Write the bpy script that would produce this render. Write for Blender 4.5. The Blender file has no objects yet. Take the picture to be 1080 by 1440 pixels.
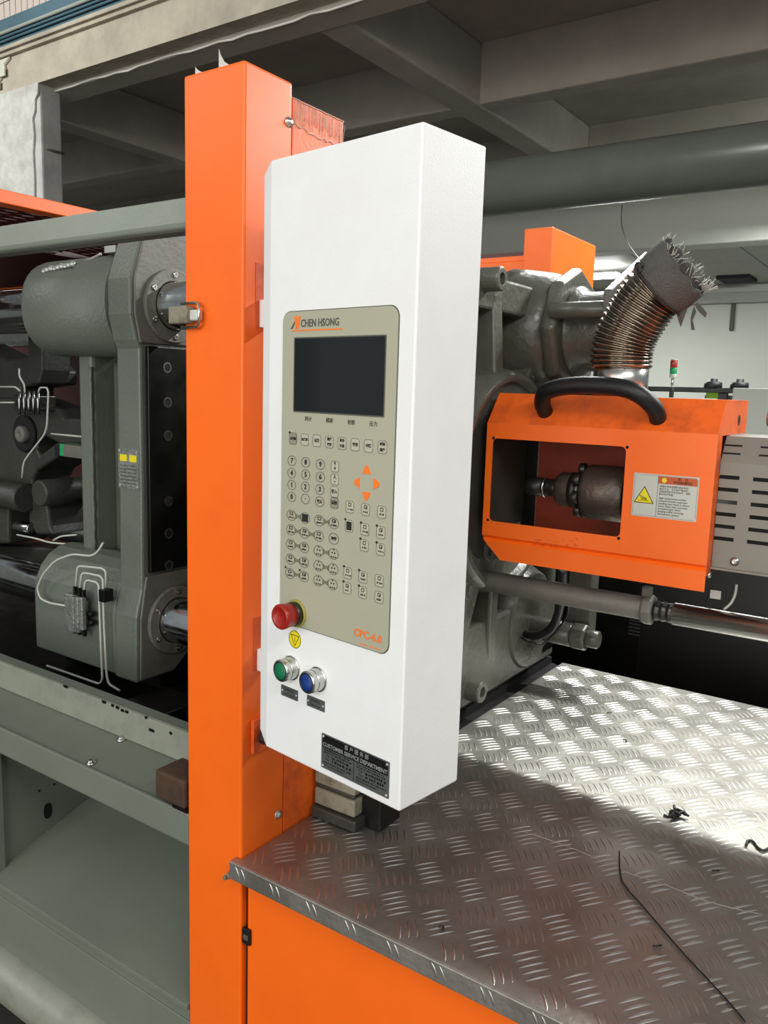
import bpy, bmesh, math, random
from mathutils import Vector, Matrix
random.seed(7)
C = bpy.context.scene.collection
sc = bpy.context.scene
PI = math.pi

# ------------------------------------------------------------------ camera
YAW, PIT, ROL, F = 0.601178962, -0.148540661, 0.0303576693, 1147.52681
def _rot(a, b, c):
    return (Matrix.Rotation(a, 3, 'Z') @ Matrix.Rotation(b, 3, 'X') @ Matrix.Rotation(c, 3, 'Z'))
R = _rot(YAW, PI/2+PIT, ROL)
EYE = Vector((0, 0, 1.55))
cam_d = bpy.data.cameras.new('camera'); cam = bpy.data.objects.new('camera', cam_d); C.objects.link(cam)
cam.matrix_world = Matrix.Translation(EYE) @ R.to_4x4()
cam_d.sensor_fit = 'HORIZONTAL'; cam_d.sensor_width = 36; cam_d.lens = F/1080*36
cam_d.clip_start = 0.02; cam_d.clip_end = 60
sc.camera = cam

# ------------------------------------------------------------------ world, lights, exposure
w = bpy.data.worlds.new('world'); sc.world = w; w.use_nodes = True
w.node_tree.nodes['Background'].inputs[0].default_value = (0.80, 0.88, 0.95, 1)
w.node_tree.nodes['Background'].inputs[1].default_value = 0.28
def area(name, loc, target, sx, sy, power, col=(1, 1, 1)):
    l = bpy.data.lights.new(name, 'AREA'); l.shape = 'RECTANGLE'; l.size = sx; l.size_y = sy
    l.energy = power; l.color = col
    o = bpy.data.objects.new(name, l); C.objects.link(o); o.location = loc
    d = Vector(target)-Vector(loc); o.rotation_euler = d.to_track_quat('-Z', 'Y').to_euler()
    return o
area('front_fill', (-0.5, -3.6, 2.15), (-0.6, 1.0, 1.25), 4.4, 3.0, 172, (1.0, 0.985, 0.94))  # added broad fill from behind the camera, no opening seen there
area('tube_light_over_deck', (0.0, 3.0, 2.78), (0.0, 2.6, 0.8), 2.8, 0.07, 122, (0.97, 1.0, 0.97))
area('right_fill', (1.3, -0.1, 2.9), (-0.3, 1.2, 1.2), 1.8, 0.3, 36, (1.0, 0.93, 0.87))  # added fill from the right to brighten the cabinet side
area('yard_daylight', (-5.6, -2.2, 4.2), (-4.4, 2.9, 3.1), 2.5, 1.5, 85, (1.0, 0.99, 0.96)).data.spread = 1.5
area('hall_light', (-4.0, 10.55, 3.0), (-4.0, 10.6, 0), 1.0, 0.5, 110, (0.97, 1, 0.97))
area('hall_light', (-0.6, 8.6, 3.1), (-0.6, 9.6, 0), 2.4, 0.6, 110, (0.97, 1, 0.97))
area('hall_light', (0.8, 5.2, 3.0), (0.2, 7.4, 1.5), 1.6, 0.3, 45, (0.97, 1, 0.97))
sc.view_settings.view_transform = 'Standard'; sc.view_settings.look = 'None'
sc.view_settings.gamma = 1; sc.view_settings.use_curve_mapping = False
sc.view_settings.exposure = 0.0

# ------------------------------------------------------------------ design helpers: a sight line cut with a real plane
def ray(x, y): return R @ Vector(((x-540)/F, -(y-720)/F, -1.0))
def onp(x, y, n, d):
    r = ray(x, y); n = Vector(n); return EYE + r*((d-n.dot(EYE))/n.dot(r))
def aX(x, y, v): return onp(x, y, (1, 0, 0), v)
def aY(x, y, v): return onp(x, y, (0, 1, 0), v)
def aZ(x, y, v): return onp(x, y, (0, 0, 1), v)

# ------------------------------------------------------------------ materials
def srgb(h):
    if isinstance(h, str):
        h = tuple(int(h[i:i+2], 16)/255 for i in (0, 2, 4))
    return tuple((c/12.92 if c <= .04045 else ((c+.055)/1.055)**2.4) for c in h)
def mat(name, col, rough=.5, metal=0., var=None, vs=6., vamt=.35, bump=0., bs=60., emit=0., rvar=0., coat=0., stretch=None):
    m = bpy.data.materials.new(name); m.use_nodes = True; nt = m.node_tree; N = nt.nodes; L = nt.links
    b = N['Principled BSDF']; c = srgb(col)
    b.inputs['Base Color'].default_value = (*c, 1); b.inputs['Roughness'].default_value = rough
    b.inputs['Metallic'].default_value = metal
    if coat: b.inputs['Coat Weight'].default_value = coat; b.inputs['Coat Roughness'].default_value = .15
    tc = N.new('ShaderNodeTexCoord'); src = tc.outputs['Object']
    if stretch:
        mp = N.new('ShaderNodeMapping'); mp.inputs['Scale'].default_value = stretch; L.new(src, mp.inputs[0]); src = mp.outputs[0]
    if var:
        n = N.new('ShaderNodeTexNoise'); n.inputs['Scale'].default_value = vs; n.inputs['Detail'].default_value = 6
        n.inputs['Roughness'].default_value = .65; L.new(src, n.inputs['Vector'])
        r = N.new('ShaderNodeValToRGB'); r.color_ramp.elements[0].position = .5-vamt/2+.12; r.color_ramp.elements[1].position = .5+vamt/2+.12
        r.color_ramp.elements[0].color = (*c, 1); r.color_ramp.elements[1].color = (*srgb(var), 1)
        L.new(n.outputs['Fac'], r.inputs[0]); L.new(r.outputs[0], b.inputs['Base Color'])
    if rvar:
        n = N.new('ShaderNodeTexNoise'); n.inputs['Scale'].default_value = vs*1.7; n.inputs['Detail'].default_value = 5
        L.new(src, n.inputs['Vector'])
        r = N.new('ShaderNodeMapRange'); r.inputs['To Min'].default_value = max(.03, rough-rvar); r.inputs['To Max'].default_value = min(1, rough+rvar)
        r.inputs['From Min'].default_value = .3; r.inputs['From Max'].default_value = .7
        L.new(n.outputs['Fac'], r.inputs[0]); L.new(r.outputs[0], b.inputs['Roughness'])
    if bump:
        n = N.new('ShaderNodeTexNoise'); n.inputs['Scale'].default_value = bs; n.inputs['Detail'].default_value = 4
        L.new(src, n.inputs['Vector'])
        bp = N.new('ShaderNodeBump'); bp.inputs['Strength'].default_value = bump; bp.inputs['Distance'].default_value = .01
        L.new(n.outputs['Fac'], bp.inputs['Height']); L.new(bp.outputs[0], b.inputs['Normal'])
    if emit:
        b.inputs['Emission Color'].default_value = (*c, 1); b.inputs['Emission Strength'].default_value = emit
    return m
M = dict(
    orange=mat('orange_paint', 'fc6d12', .38, var='f56812', vs=9, bump=.05, bs=500),
    orange_old=mat('scuffed_orange_paint', 'f4691a', .45, var='b8481c', vs=14, vamt=.3, bump=.08, bs=300),
    orange_dirty=mat('grease_stained_orange_paint', 'e05a1e', .5, var='8a3412', vs=9, vamt=.35, bump=.1, bs=60),
    maroon=mat('dark_red_shade_paint', '3c1410', .4, bump=.05, bs=200),  # guard orange darkened for interior shade; also the dark bracket arm
    white=mat('white_powder_coat', 'ecedec', .42, var='e6e5e2', vs=5, vamt=.3, bump=.06, bs=420),
    panel=mat('beige_membrane', 'adab96', .34, var='a6a491', vs=3),
    panel_rim=mat('panel_edge', '55564a', .5),
    screen=mat('black_glass', '15191a', .06, coat=.5),
    ink=mat('black_print', '1d1e18', .6),
    ink_grey=mat('grey_print', '4f5148', .6),
    key=mat('key_outline', '73725c', .6),
    keyface=mat('key_face', 'b6b4a0', .4),
    keydark=mat('worn_key_face', '8e8d7c', .45),
    o_print=mat('orange_print', 'f4791f', .5),
    red=mat('red_plastic', '9a1c12', .35),
    yellow=mat('yellow_label', 'e6d51a', .45),
    yellow_rim=mat('worn_yellow_plastic', '9c9440', .45),
    chrome=mat('chrome', 'c9cbc8', .14, 1., rvar=.05, vs=20),
    chrome_dirty=mat('oily_chrome', '9a9c98', .22, 1., var='50504c', vs=5, rvar=.1),
    steel=mat('brushed_steel', 'c6c7c2', .28, 1., rvar=.06),
    steel_dark=mat('dark_steel', '4a4a47', .38, .8, var='2c2b28', vs=30, bump=.2, bs=80),
    bellow=mat('oily_metal_hose', '9c9284', .27, 1., var='5a4c40', vs=12, rvar=.08),
    cloth=mat('charcoal_cloth', '55534f', .85, var='403c38', vs=18, bump=.5, bs=260),
    fray=mat('pale_thread', 'c8c6bd', .8),
    green=mat('green_lens', '0a6a46', .4),
    blue=mat('blue_lens', '0c3478', .4),
    ledred=mat('red_lens', 'b03430', .3), ledgreen=mat('green_lamp', '1fa060', .3),
    plate_sign=mat('anodised_plate', '6d716e', .35, .5, var='5a5e5b', vs=40),
    sign_black=mat('black_enamel', '0f1110', .35),
    sign_silver=mat('silver_print', 'c8cbc7', .35, .6),
    sign_white=mat('pale_sticker', 'c2c6bb', .4),
    sign_orange=mat('sign_orange', 'c0541c', .45),
    deck=mat('tread_aluminium', 'b0aca5', .44, .88, var='8a857d', vs=7, vamt=.5, bump=.10, bs=90, rvar=.08),
    bar=mat('raised_aluminium', 'd0cfca', .38, 1.),
    grey=mat('grey_green_paint', '666d63', .42, var='5d645a', vs=5, bump=.15, bs=120),
    grey_lt=mat('pale_grey_paint', '8f968c', .4, var='848b80', vs=4, bump=.06, bs=200),
    bed=mat('machine_bed_paint', '72796d', .42, var='6a7165', vs=6, vamt=.5, bump=.05, bs=200),
    bed_dirty=mat('worn_bed_paint', '8c9082', .45, var='787b6e', vs=16, vamt=.3, bump=.05, bs=200),
    greyd=mat('dark_cast_shade_paint', '35352f', .5, var='282822', vs=7, bump=.15, bs=90),  # dark cast grey; on the toggle it carries the interior shade
    cast=mat('cast_iron_paint', '5e5f55', .34, var='45443b', vs=9, vamt=.5, bump=.25, bs=60, coat=.2),
    flange=mat('dusty_grey_paint', '6e6c64', .5, var='5a574f', vs=18, bump=.1, bs=90),
    black=mat('black_iron', '1c1c17', .35, .5, var='12120f', vs=8, rvar=.1),
    blackp=mat('black_plastic', '121213', .42, bump=.12, bs=400),
    void=mat('dark_recess', '060606', .8),
    brownp=mat('dark_brown_panel', '1c1a15', .35, var='141310', vs=3),
    cover=mat('warm_grey_paint', '827e74', .45, var='7a766c', vs=5),
    wood=mat('old_rubber_block', '4a3524', .7, var='2e2218', vs=14, bump=.3, bs=60),
    block=mat('stained_block', '837f6c', .7, var='3a3831', vs=26, vamt=.25, bump=.4, bs=50),
    conc=mat('rough_concrete', 'a8a18f', .9, var='7d776a', vs=5, vamt=.55, bump=.6, bs=22),
    concs=mat('painted_concrete', 'a8a297', .85, var='928c82', vs=3, vamt=.5, bump=.1, bs=20),
    concw=mat('white_plaster_column', 'a9a9a5', .85, var='8c8b86', vs=7, vamt=.4, bump=.35, bs=30),
    wallw=mat('white_wall', 'c9cbc2', .8, var='c0c3ba', vs=1.2),
    sus=mat('ceiling_board', 'a8aaa2', .6, var='9c9e96', vs=9, stretch=(1, .2, 1)),
    bandb=mat('blue_painted_band', '3a5a66', .6, var='2c4954', vs=4, vamt=.4),
    tile=mat('pink_wall_tile', 'b0a49a', .5), tile2=mat('white_wall_tile', 'b6b6a8', .5),
    pipe_p=mat('pipe_paint', '5c625a', .30, var='545850', vs=4, coat=.2),
    floor=mat('oily_floor', '4a4741', .6, var='2f2d29', vs=3, bump=.1, bs=30),
    plasterw=mat('rough_white_plaster', 'b9b8b2', .9, var='8a8880', vs=9, vamt=.5, bump=.8, bs=30),
    soot=mat('sooty_steel', '6a6058', .42, .7, var='38322c', vs=14, bump=.2, bs=60, rvar=.1),
    shadeor=mat('shaded_orange_paint', '98330f', .55, var='5a2410', vs=8),  # hood orange darkened to hold the shade inside the hood
    greym=mat('mid_cast_paint', '565a50', .5, var='46463e', vs=6, bump=.15, bs=90),
    rodm=mat('polished_rod', 'e8e8e4', .24, 1.),
    castalu=mat('cast_aluminium', '9b9e98', .42, .6, var='6c6e6a', vs=60, bump=.3, bs=150),
    tube_lt=mat('lit_tube', 'ffffff', .4, emit=22.),
    machw=mat('machine_white', 'bfc2b6', .5), knob=mat('black_knob', '1a1c1c', .5), limeg=mat('lime_part', '7ba02a', .5),
)

# ------------------------------------------------------------------ mesh helpers
def NB(): return bmesh.new()
def add_box(bm, x0, x1, y0, y1, z0, z1, W=None):
    v = [Vector((x, y, z)) for x in (x0, x1) for y in (y0, y1) for z in (z0, z1)]
    if W: v = [W(*p) for p in v]
    v = [bm.verts.new(p) for p in v]
    for f in ((0, 1, 3, 2), (4, 6, 7, 5), (0, 4, 5, 1), (2, 3, 7, 6), (0, 2, 6, 4), (1, 5, 7, 3)):
        bm.faces.new([v[i] for i in f])
def frame_of(d):
    d = Vector(d).normalized(); a = Vector((0, 0, 1)) if abs(d.z) < .9 else Vector((1, 0, 0))
    u = d.cross(a).normalized(); return u, d.cross(u).normalized(), d
def add_rings(bm, rings, cap0=True, cap1=True, close=False, smooth=True):
    rv = [[bm.verts.new(p) for p in r] for r in rings]; n = len(rv[0])
    pairs = list(zip(rv[:-1], rv[1:])) + ([(rv[-1], rv[0])] if close else [])
    for a, b in pairs:
        for i in range(n):
            f = bm.faces.new((a[i], a[(i+1) % n], b[(i+1) % n], b[i])); f.smooth = smooth
    if cap0 and not close: bm.faces.new(rv[0][::-1])
    if cap1 and not close: bm.faces.new(rv[-1])
def add_lathe(bm, p0, d, prof, n=24, smooth=True, cap0=True, cap1=True):
    """prof: list of (distance along d, radius)"""
    u, v, d = frame_of(d); p0 = Vector(p0)
    rings = [[p0 + d*t + (u*math.cos(2*PI*i/n)+v*math.sin(2*PI*i/n))*r for i in range(n)] for t, r in prof]
    add_rings(bm, rings, cap0, cap1, smooth=smooth)
def add_cyl(bm, p0, p1, r, n=20, smooth=True):
    p0 = Vector(p0); p1 = Vector(p1); d = p1-p0; L = d.length; e = min(r*.12, L*.2)
    add_lathe(bm, p0, d, [(0, r-e), (e, r), (L-e, r), (L, r-e)], n, smooth)
def add_ringtube(bm, p0, d, L, ro, ri, n=28):
    u, v, d = frame_of(d); p0 = Vector(p0)
    rings = [[p0 + d*t + (u*math.cos(2*PI*i/n)+v*math.sin(2*PI*i/n))*r for i in range(n)] for t, r in ((0, ri), (0, ro), (L, ro), (L, ri))]
    add_rings(bm, rings, close=True, smooth=False)
def smooth_path(pts, k=6):
    P = [Vector(p) for p in pts]; out = []
    for i in range(len(P)-1):
        a = P[max(i-1, 0)]; b = P[i]; c = P[i+1]; d = P[min(i+2, len(P)-1)]
        for j in range(k):
            t = j/k
            out.append(.5*((2*b)+(c-a)*t+(2*a-5*b+4*c-d)*t*t+(-a+3*b-3*c+d)*t**3))
    out.append(P[-1]); return out
def round_path(pts, rad, k=5):
    P = [Vector(p) for p in pts]; out = [P[0]]
    for i in range(1, len(P)-1):
        a = (P[i-1]-P[i]); b = (P[i+1]-P[i]); r = min(rad, a.length*.45, b.length*.45)
        s = P[i]+a.normalized()*r; e = P[i]+b.normalized()*r
        for j in range(k+1):
            t = j/k; out.append(s*(1-t)**2+P[i]*2*t*(1-t)+e*t*t)
    out.append(P[-1]); return out
def add_tube(bm, pts, r, n=8):
    pts = [Vector(p) for p in pts]; rings = []; u = None
    for i, p in enumerate(pts):
        d = (pts[min(i+1, len(pts)-1)]-pts[max(i-1, 0)]).normalized()
        if u is None: u = frame_of(d)[0]
        u = (u-d*u.dot(d)).normalized(); v = d.cross(u); rr = r[i] if isinstance(r, (list, tuple)) else r
        rings.append([p+(u*math.cos(2*PI*j/n)+v*math.sin(2*PI*j/n))*rr for j in range(n)])
    add_rings(bm, rings)
def add_prism(bm, pts, off, smooth=False):
    """pts: planar outline (world), extruded by the vector off"""
    off = Vector(off); a = [bm.verts.new(Vector(p)) for p in pts]; b = [bm.verts.new(Vector(p)+off) for p in pts]; n = len(a)
    bm.faces.new(a[::-1]); bm.faces.new(b)
    for i in range(n): bm.faces.new((a[i], a[(i+1) % n], b[(i+1) % n], b[i])).smooth = smooth
def rrect(w_, h, r, k=5):
    out = []
    for cx, cy, a0 in ((w_/2-r, h/2-r, 0), (-w_/2+r, h/2-r, PI/2), (-w_/2+r, -h/2+r, PI), (w_/2-r, -h/2+r, 1.5*PI)):
        for i in range(k+1):
            a = a0+PI/2*i/k; out.append((cx+r*math.cos(a), cy+r*math.sin(a)))
    return out
def link(name, bm, m, parent=None, bevel=0., label=None, kind=None, seg=2, recalc=True):
    if recalc: bmesh.ops.recalc_face_normals(bm, faces=bm.faces)
    me = bpy.data.meshes.new(name)
    if parent is not None:
        o0 = Vector(parent['org']); org = o0; loc = Vector((0, 0, 0))
    else:
        xs = [v.co for v in bm.verts]
        org = Vector(((min(v.x for v in xs)+max(v.x for v in xs))/2, (min(v.y for v in xs)+max(v.y for v in xs))/2, min(v.z for v in xs))); loc = org
    for v in bm.verts: v.co -= org
    bm.to_mesh(me); bm.free(); me.materials.append(m)
    o = bpy.data.objects.new(name, me); C.objects.link(o); o.location = loc; o['org'] = list(org)
    if parent is not None: o.parent = parent
    if bevel:
        b = o.modifiers.new('bevel', 'BEVEL'); b.width = bevel; b.segments = seg; b.limit_method = 'ANGLE'; b.angle_limit = .6
        b.harden_normals = False
    if label: o['label'] = label
    if kind: o['kind'] = kind
    return o
def tag(o, label, cat, group=None):
    o['label'] = label; o['category'] = cat
    if group: o['group'] = group
    return o
def thing(name, label, cat, loc, group=None):
    o = bpy.data.objects.new(name, None); C.objects.link(o); o.location = loc; o['org'] = list(loc); o.empty_display_size = .05
    return tag(o, label, cat, group)
def text_mesh(s, size, align='CENTER', bold=0.):
    cu = bpy.data.curves.new('lettering', 'FONT'); cu.body = s; cu.size = size; cu.align_x = align; cu.align_y = 'CENTER'
    cu.resolution_u = 2; cu.extrude = .00012; cu.offset = bold
    o = bpy.data.objects.new('lettering', cu); C.objects.link(o)
    bpy.context.view_layer.update()
    me = bpy.data.meshes.new_from_object(o.evaluated_get(bpy.context.evaluated_depsgraph_get()))
    bpy.data.objects.remove(o); bpy.data.curves.remove(cu); return me
def add_text(bm, s, size, W, u, z, h=.0004, align='CENTER', sx=1., bold=0.):
    me = text_mesh(s, size, align, bold); n0 = len(bm.verts); bm.from_mesh(me); bm.verts.ensure_lookup_table()
    for v in bm.verts[n0:]:
        c = v.co.copy(); v.co = W(u+c.x*sx, h+c.z, z+c.y)
    bpy.data.meshes.remove(me)

# plane frames: W(u along, h out towards the viewer, z up)
def frameY(y): return lambda u, h, z: Vector((u, y-h, z))          # faces the front of the machine
def frameX(x): return lambda u, h, z: Vector((x+h, u, z))          # faces the injection side
def plate_bm(bm, W, u, z, w_, h, r, h0, h1, k=4):
    pts = [(u+a, z+b) for a, b in rrect(w_, h, r, k)]
    a = [bm.verts.new(W(p, h0, q)) for p, q in pts]; b = [bm.verts.new(W(p, h1, q)) for p, q in pts]; n = len(a)
    bm.faces.new(a); bm.faces.new(b[::-1])
    for i in range(n): bm.faces.new((a[i], b[i], b[(i+1) % n], a[(i+1) % n]))
def poly_bm(bm, W, pts, h0, h1):
    a = [bm.verts.new(W(p, h0, q)) for p, q in pts]; b = [bm.verts.new(W(p, h1, q)) for p, q in pts]; n = len(a)
    bm.faces.new(a); bm.faces.new(b[::-1])
    for i in range(n): bm.faces.new((a[i], b[i], b[(i+1) % n], a[(i+1) % n]))
def outline_bm(bm, W, u, z, w_, h, r, t, h1, k=4):
    """a thin raised outline"""
    o = [(u+a, z+b) for a, b in rrect(w_, h, r, k)]; i_ = [(u+a, z+b) for a, b in rrect(w_-2*t, h-2*t, max(r-t, .0002), k)]
    n = len(o); vo = [bm.verts.new(W(p, h1, q)) for p, q in o]; vi = [bm.verts.new(W(p, h1, q)) for p, q in i_]
    vo2 = [bm.verts.new(W(p, 0, q)) for p, q in o]; vi2 = [bm.verts.new(W(p, 0, q)) for p, q in i_]
    for j in range(n):
        k2 = (j+1) % n
        bm.faces.new((vo[j], vo[k2], vi[k2], vi[j])); bm.faces.new((vo[j], vo2[j], vo2[k2], vo[k2])); bm.faces.new((vi[j], vi[k2], vi2[k2], vi2[j]))
def squiggle(bm, W, u0, u1, z, hh, h=.0003, seed=0, gap=.3):
    """an illegible line of small print: short strokes"""
    rnd = random.Random(seed); u = u0
    while u < u1:
        w_ = hh*rnd.uniform(.35, 1.0)
        plate_bm(bm, W, u+w_/2, z+rnd.uniform(-.1, .1)*hh, w_, hh*rnd.uniform(.6, 1), hh*.1, 0, h, 1); u += w_+hh*gap*rnd.choice((1, 1, 1, 2.2))
def screw(parent, W, u, z, r, h, m, name='screw'):
    bm = NB(); c = W(u, 0, z); d = W(u, 1, z)-c
    add_lathe(bm, c-d*.001, d, [(0, r), (.001+h*.6, r), (.001+h, r*.7), (.001+h, r*.45), (.001+h*.5, r*.4)], 12, smooth=False)
    return link(name, bm, m, parent)

#==================================================================== SETTING
def struct(name, bm, m, parent=None, label=None, kind='structure', bevel=0):
    o = link(name, bm, m, parent, bevel, label); 
    if parent is None: o['kind'] = kind
    return o
bm = NB(); add_box(bm, -9, 4, -5, 13.2, -.12, 0); struct('floor', bm, M['floor'])
bm = NB(); add_box(bm, -9, 4, 13, 13.2, 0, 4.2); wb = struct('wall_back', bm, M['wallw'])
bm = NB(); add_box(bm, -9.2, -9, -5, 13.2, 0, 4.2); struct('wall_left', bm, M['wallw'])
# slab and its grid of beams
bm = NB(); add_box(bm, -9, 4, 2.92, 6.3, 3.53, 3.66); add_box(bm, -9, 4, 6.3, 13.2, 3.95, 4.1); ceil = struct('ceiling', bm, M['concs'])
for y0, x0, x1 in ((4.41, -9, -2.62), (4.41, -2.45, 4), (6.10, -2.45, 4), (6.10, -9, -2.62)):
    bm = NB(); add_box(bm, x0, x1, y0, y0+.15, 3.2, 3.54); link('beam', bm, M['concs'], ceil, .012)
for x0 in (-2.63, -5.10):
    bm = NB(); add_box(bm, x0, x0+.185, 3.165, 6.25, 3.194, 3.53); link('beam', bm, M['concs'], ceil, .012)
bm = NB(); add_box(bm, -9, 4, 9.4, 9.75, 3.2, 4.0); link('beam', bm, M['wallw'], ceil, .02, 'white painted deep beam in front of the boarded ceiling')
# suspended board ceiling between the white beam and the rear wall, with joint strips
for i in range(9):
    for j in range(3):
        x0 = -8.2+i*1.22; y0 = 9.75+j*1.08
        bm = NB(); add_box(bm, x0, x0+1.205, y0, min(y0+1.065, 13), 3.215, 3.24); link('ceiling_board', bm, M['sus'], ceil)
bm = NB(); add_box(bm, -9, 4, 9.75, 13, 3.245, 3.26); link('ceiling_backing', bm, M['fray'], ceil)
bm = NB(); add_box(bm, -4.35, -3.7, 10.45, 10.6, 3.06, 3.12); lf = link('light_fitting', bm, M['tube_lt'], ceil, .006, 'lit white ceiling light')
# low dark coving and the vertical duct on the rear wall
bm = NB(); add_box(bm, -7, 4, 12.85, 13.0, 2.95, 3.1); o = link('coving', bm, M['sus'], wb, .01)
a = aY(1027, 465, 12.9); b = aY(1032, 400, 12.9)
bm = NB(); add_box(bm, a.x-.03, a.x+.03, 12.94, 13.0, a.z, 3.0); link('wall_pipe', bm, M['ink_grey'], wb, .02)
bm = NB(); p = aZ(1038, 392, 3.2); add_box(bm, p.x-.22, p.x+.2, p.y-.3, p.y+.25, 3.17, 3.214); link('ceiling_hatch', bm, M['void'], ceil)

# front edge of the building: broken rough concrete lintel on a column, ledge, pipes, blue band, tiles
bm = NB()
prof = [(-9.0, 3.2)]
n = 60; xs = [-4.66+i*5.8/n for i in range(n+1)]
bot = [(x, 3.2+random.uniform(-.006, .006)) for x in xs]
add_box(bm, -8, 1.5, 2.9, 3.0, 3.205, 3.40)
lint = struct('wall_front', bm, M['conc'])
bm = NB(); add_box(bm, -8, 1.5, 3.0, 3.16, 3.185, 3.54); link('lintel_plaster', bm, M['concs'], lint, .006)
bm = NB()
pts = [(x, 3.0, 3.19+random.uniform(-.010, .004)) for x in xs]
add_tube(bm, pts, .006, 5); link('broken_plaster_edge', bm, M['fray'], lint)
bm = NB(); add_box(bm, -8, 1.5, 2.875, 2.902, 3.392, 3.402); add_box(bm, -8, 1.5, 2.86, 2.902, 3.415, 3.43); add_box(bm, -8, 1.5, 2.88, 3.0, 3.40, 3.45)
link('ledge', bm, M['conc'], lint, .003)
bm = NB(); add_box(bm, -8, 1.5, 2.89, 3.0, 3.45, 3.60); link('blue_band', bm, M['bandb'], lint, label='flaking blue painted band')
for z, r, y in ((3.515, .010, 2.872), (3.492, .007, 2.875), (3.473, .007, 2.878)):
    bm = NB(); add_cyl(bm, (-8, y, z), (1.5, y, z), r, 8); link('conduit', bm, M['grey_lt'] if z > 3.5 else M['bandb'], lint)
bm = NB(); add_box(bm, -8, 1.5, 2.93, 3.0, 3.60, 4.0); link('tile_backing', bm, M['concs'], lint)
tw = .052
for i in range(24):
    for j in range(4):
        bm = NB(); x0 = -5.3+i*(tw+.006); z0 = 3.61+j*.098
        add_box(bm, x0, x0+tw, 2.915, 2.932, z0, z0+.092); link('tile', bm, M['tile'], lint)
for (x0, x1, z0, z1) in ((-4.99, -4.90, 3.335, 3.385), (-4.90, -4.80, 3.335, 3.388), (-4.99, -4.86, 3.28, 3.325), (-4.86, -4.74, 3.29, 3.33), (-4.95, -4.80, 3.23, 3.27)):
    bm = NB(); add_box(bm, x0, x1, 2.878, 2.889, z0, z1); link('tile', bm, M['tile2'], lint, .002, 'remaining white tile at the broken corner')
bm = NB(); add_box(bm, -4.86, -4.44, 2.905, 3.04, 0, 3.21)
link('concrete_column', bm, M['concw'], lint, .012, label='whitewashed concrete column with crumbling top corner')
bm = NB(); jag = [(-5.6, 3.215), (-4.90, 3.215), (-4.875, 3.235), (-4.83, 3.25), (-4.835, 3.275), (-4.80, 3.29), (-4.79, 3.32), (-4.75, 3.335), (-4.76, 3.36), (-4.70, 3.388), (-5.6, 3.388)]
poly_bm(bm, frameY(2.9), jag, 0, .012); link('cracked_plaster', bm, M['tile2'], lint, .002, label='cracked pale plaster left at the broken corner')
bm = NB(); add_tube(bm, [frameY(2.9)(u, .002, z) for u, z in jag[1:-1]], .012, 6); link('broken_edge', bm, M['conc'], lint)
bm = NB(); out_ = [(-4.87, 3.205), (-4.437, 3.205), (-4.437, 3.17), (-4.445, 3.14), (-4.47, 3.12), (-4.475, 3.06), (-4.50, 3.02), (-4.49, 2.93), (-4.505, 2.84), (-4.50, 2.70), (-4.51, 2.4), (-4.50, 1.6), (-4.51, 0), (-4.86, 0)]
poly_bm(bm, frameY(2.905), out_, 0, .014); link('rough_patch', bm, M['plasterw'], lint, .003, label='rough unplastered concrete face of the column')
a = aX(58, 207, -4.44); b = aX(84, 215, -4.44)
bm = NB(); add_tube(bm, [(-4.436, 2.93, a.z), (-4.434, 2.98, a.z-.004), (-4.434, 3.045, b.z)], .008, 6); link('wire_tie', bm, M['ink_grey'], lint)

# round painted pipe crossing over the machine
PY = 4.15; r_ = .115*PY/3.4; pz = 1.55+((2.569+2.335)/2-1.55)*PY/3.4
t = thing('overhead_pipe', 'thick glossy grey-green round pipe running across below the concrete ceiling', 'pipe', (.2, PY, pz-r_))
bm = NB(); add_lathe(bm, (-2.95, PY, pz), (1, 0, 0), [(0, r_), (6.2, r_)], 40); link('pipe_barrel', bm, M['pipe_p'], t)
for xx in (.9, 2.3):
    bm = NB(); add_tube(bm, [(xx, PY, pz+r_-.01), (xx, PY, 3.55)], .008, 6); link('hanger_rod', bm, M['steel_dark'], t)
bm = NB(); pp = aY(875, 286, 3.39)
add_tube(bm, smooth_path([aY(875, 288, PY-.05), aY(874, 312, 3.6), aY(880, 335, 3.0), aY(893, 357, 2.2), aY(908, 372, 1.72)]), .0022, 5)
tag(link('hanging_wire', bm, M['blackp']), 'thin black wire drooping from the overhead pipe to the hose mouth', 'wire')

#==================================================================== ORANGE POST
XP = -.832
t = thing('orange_post', 'tall orange sheet metal post left of the white control cabinet', 'post', (-.892, .90, 0))
bm = NB(); add_box(bm, -.952, XP, .85, .948, 0, 1.983); link('post_body', bm, M['orange'], t, .004, seg=3)
bm = NB(); add_box(bm, -.94, XP-.001, .949, 1.07, .80, 1.965); link('rear_cover', bm, M['orange_old'], t, .0015, 'scuffed rear cover strip with scratched silver top')
bm = NB()
for k in range(46):
    y = .952+.115*k/45+random.uniform(-.002, .002); add_tube(bm, [(XP-.0002, y, 1.93+random.uniform(-.004, .008)-.02*0), (XP-.0002, y+random.uniform(.0, .006), 1.962-random.uniform(0, .004))], .0003, 3)
add_tube(bm, [(XP, .95+.12*k/20, 1.928+random.uniform(-.003, .003)-.004*math.sin(k/20*PI)) for k in range(21)], .0006, 4)
add_tube(bm, [(XP, .95+.12*k/20, 1.963+random.uniform(-.001, .0005)) for k in range(21)], .0007, 4)
link('scratches', bm, M['fray'], t, kind='stuff')
WX = frameX(XP)
for (py, pz_) in ((.940, 1.927), (.934, .861)):
    bm = NB(); add_lathe(bm, WX(py, -.001, pz_), (1, 0, 0), [(0, .0075), (.002, .0075), (.0022, .006), (.006, .0045), (.0075, .002)], 16); link('screw', bm, M['steel'], t)
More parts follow.
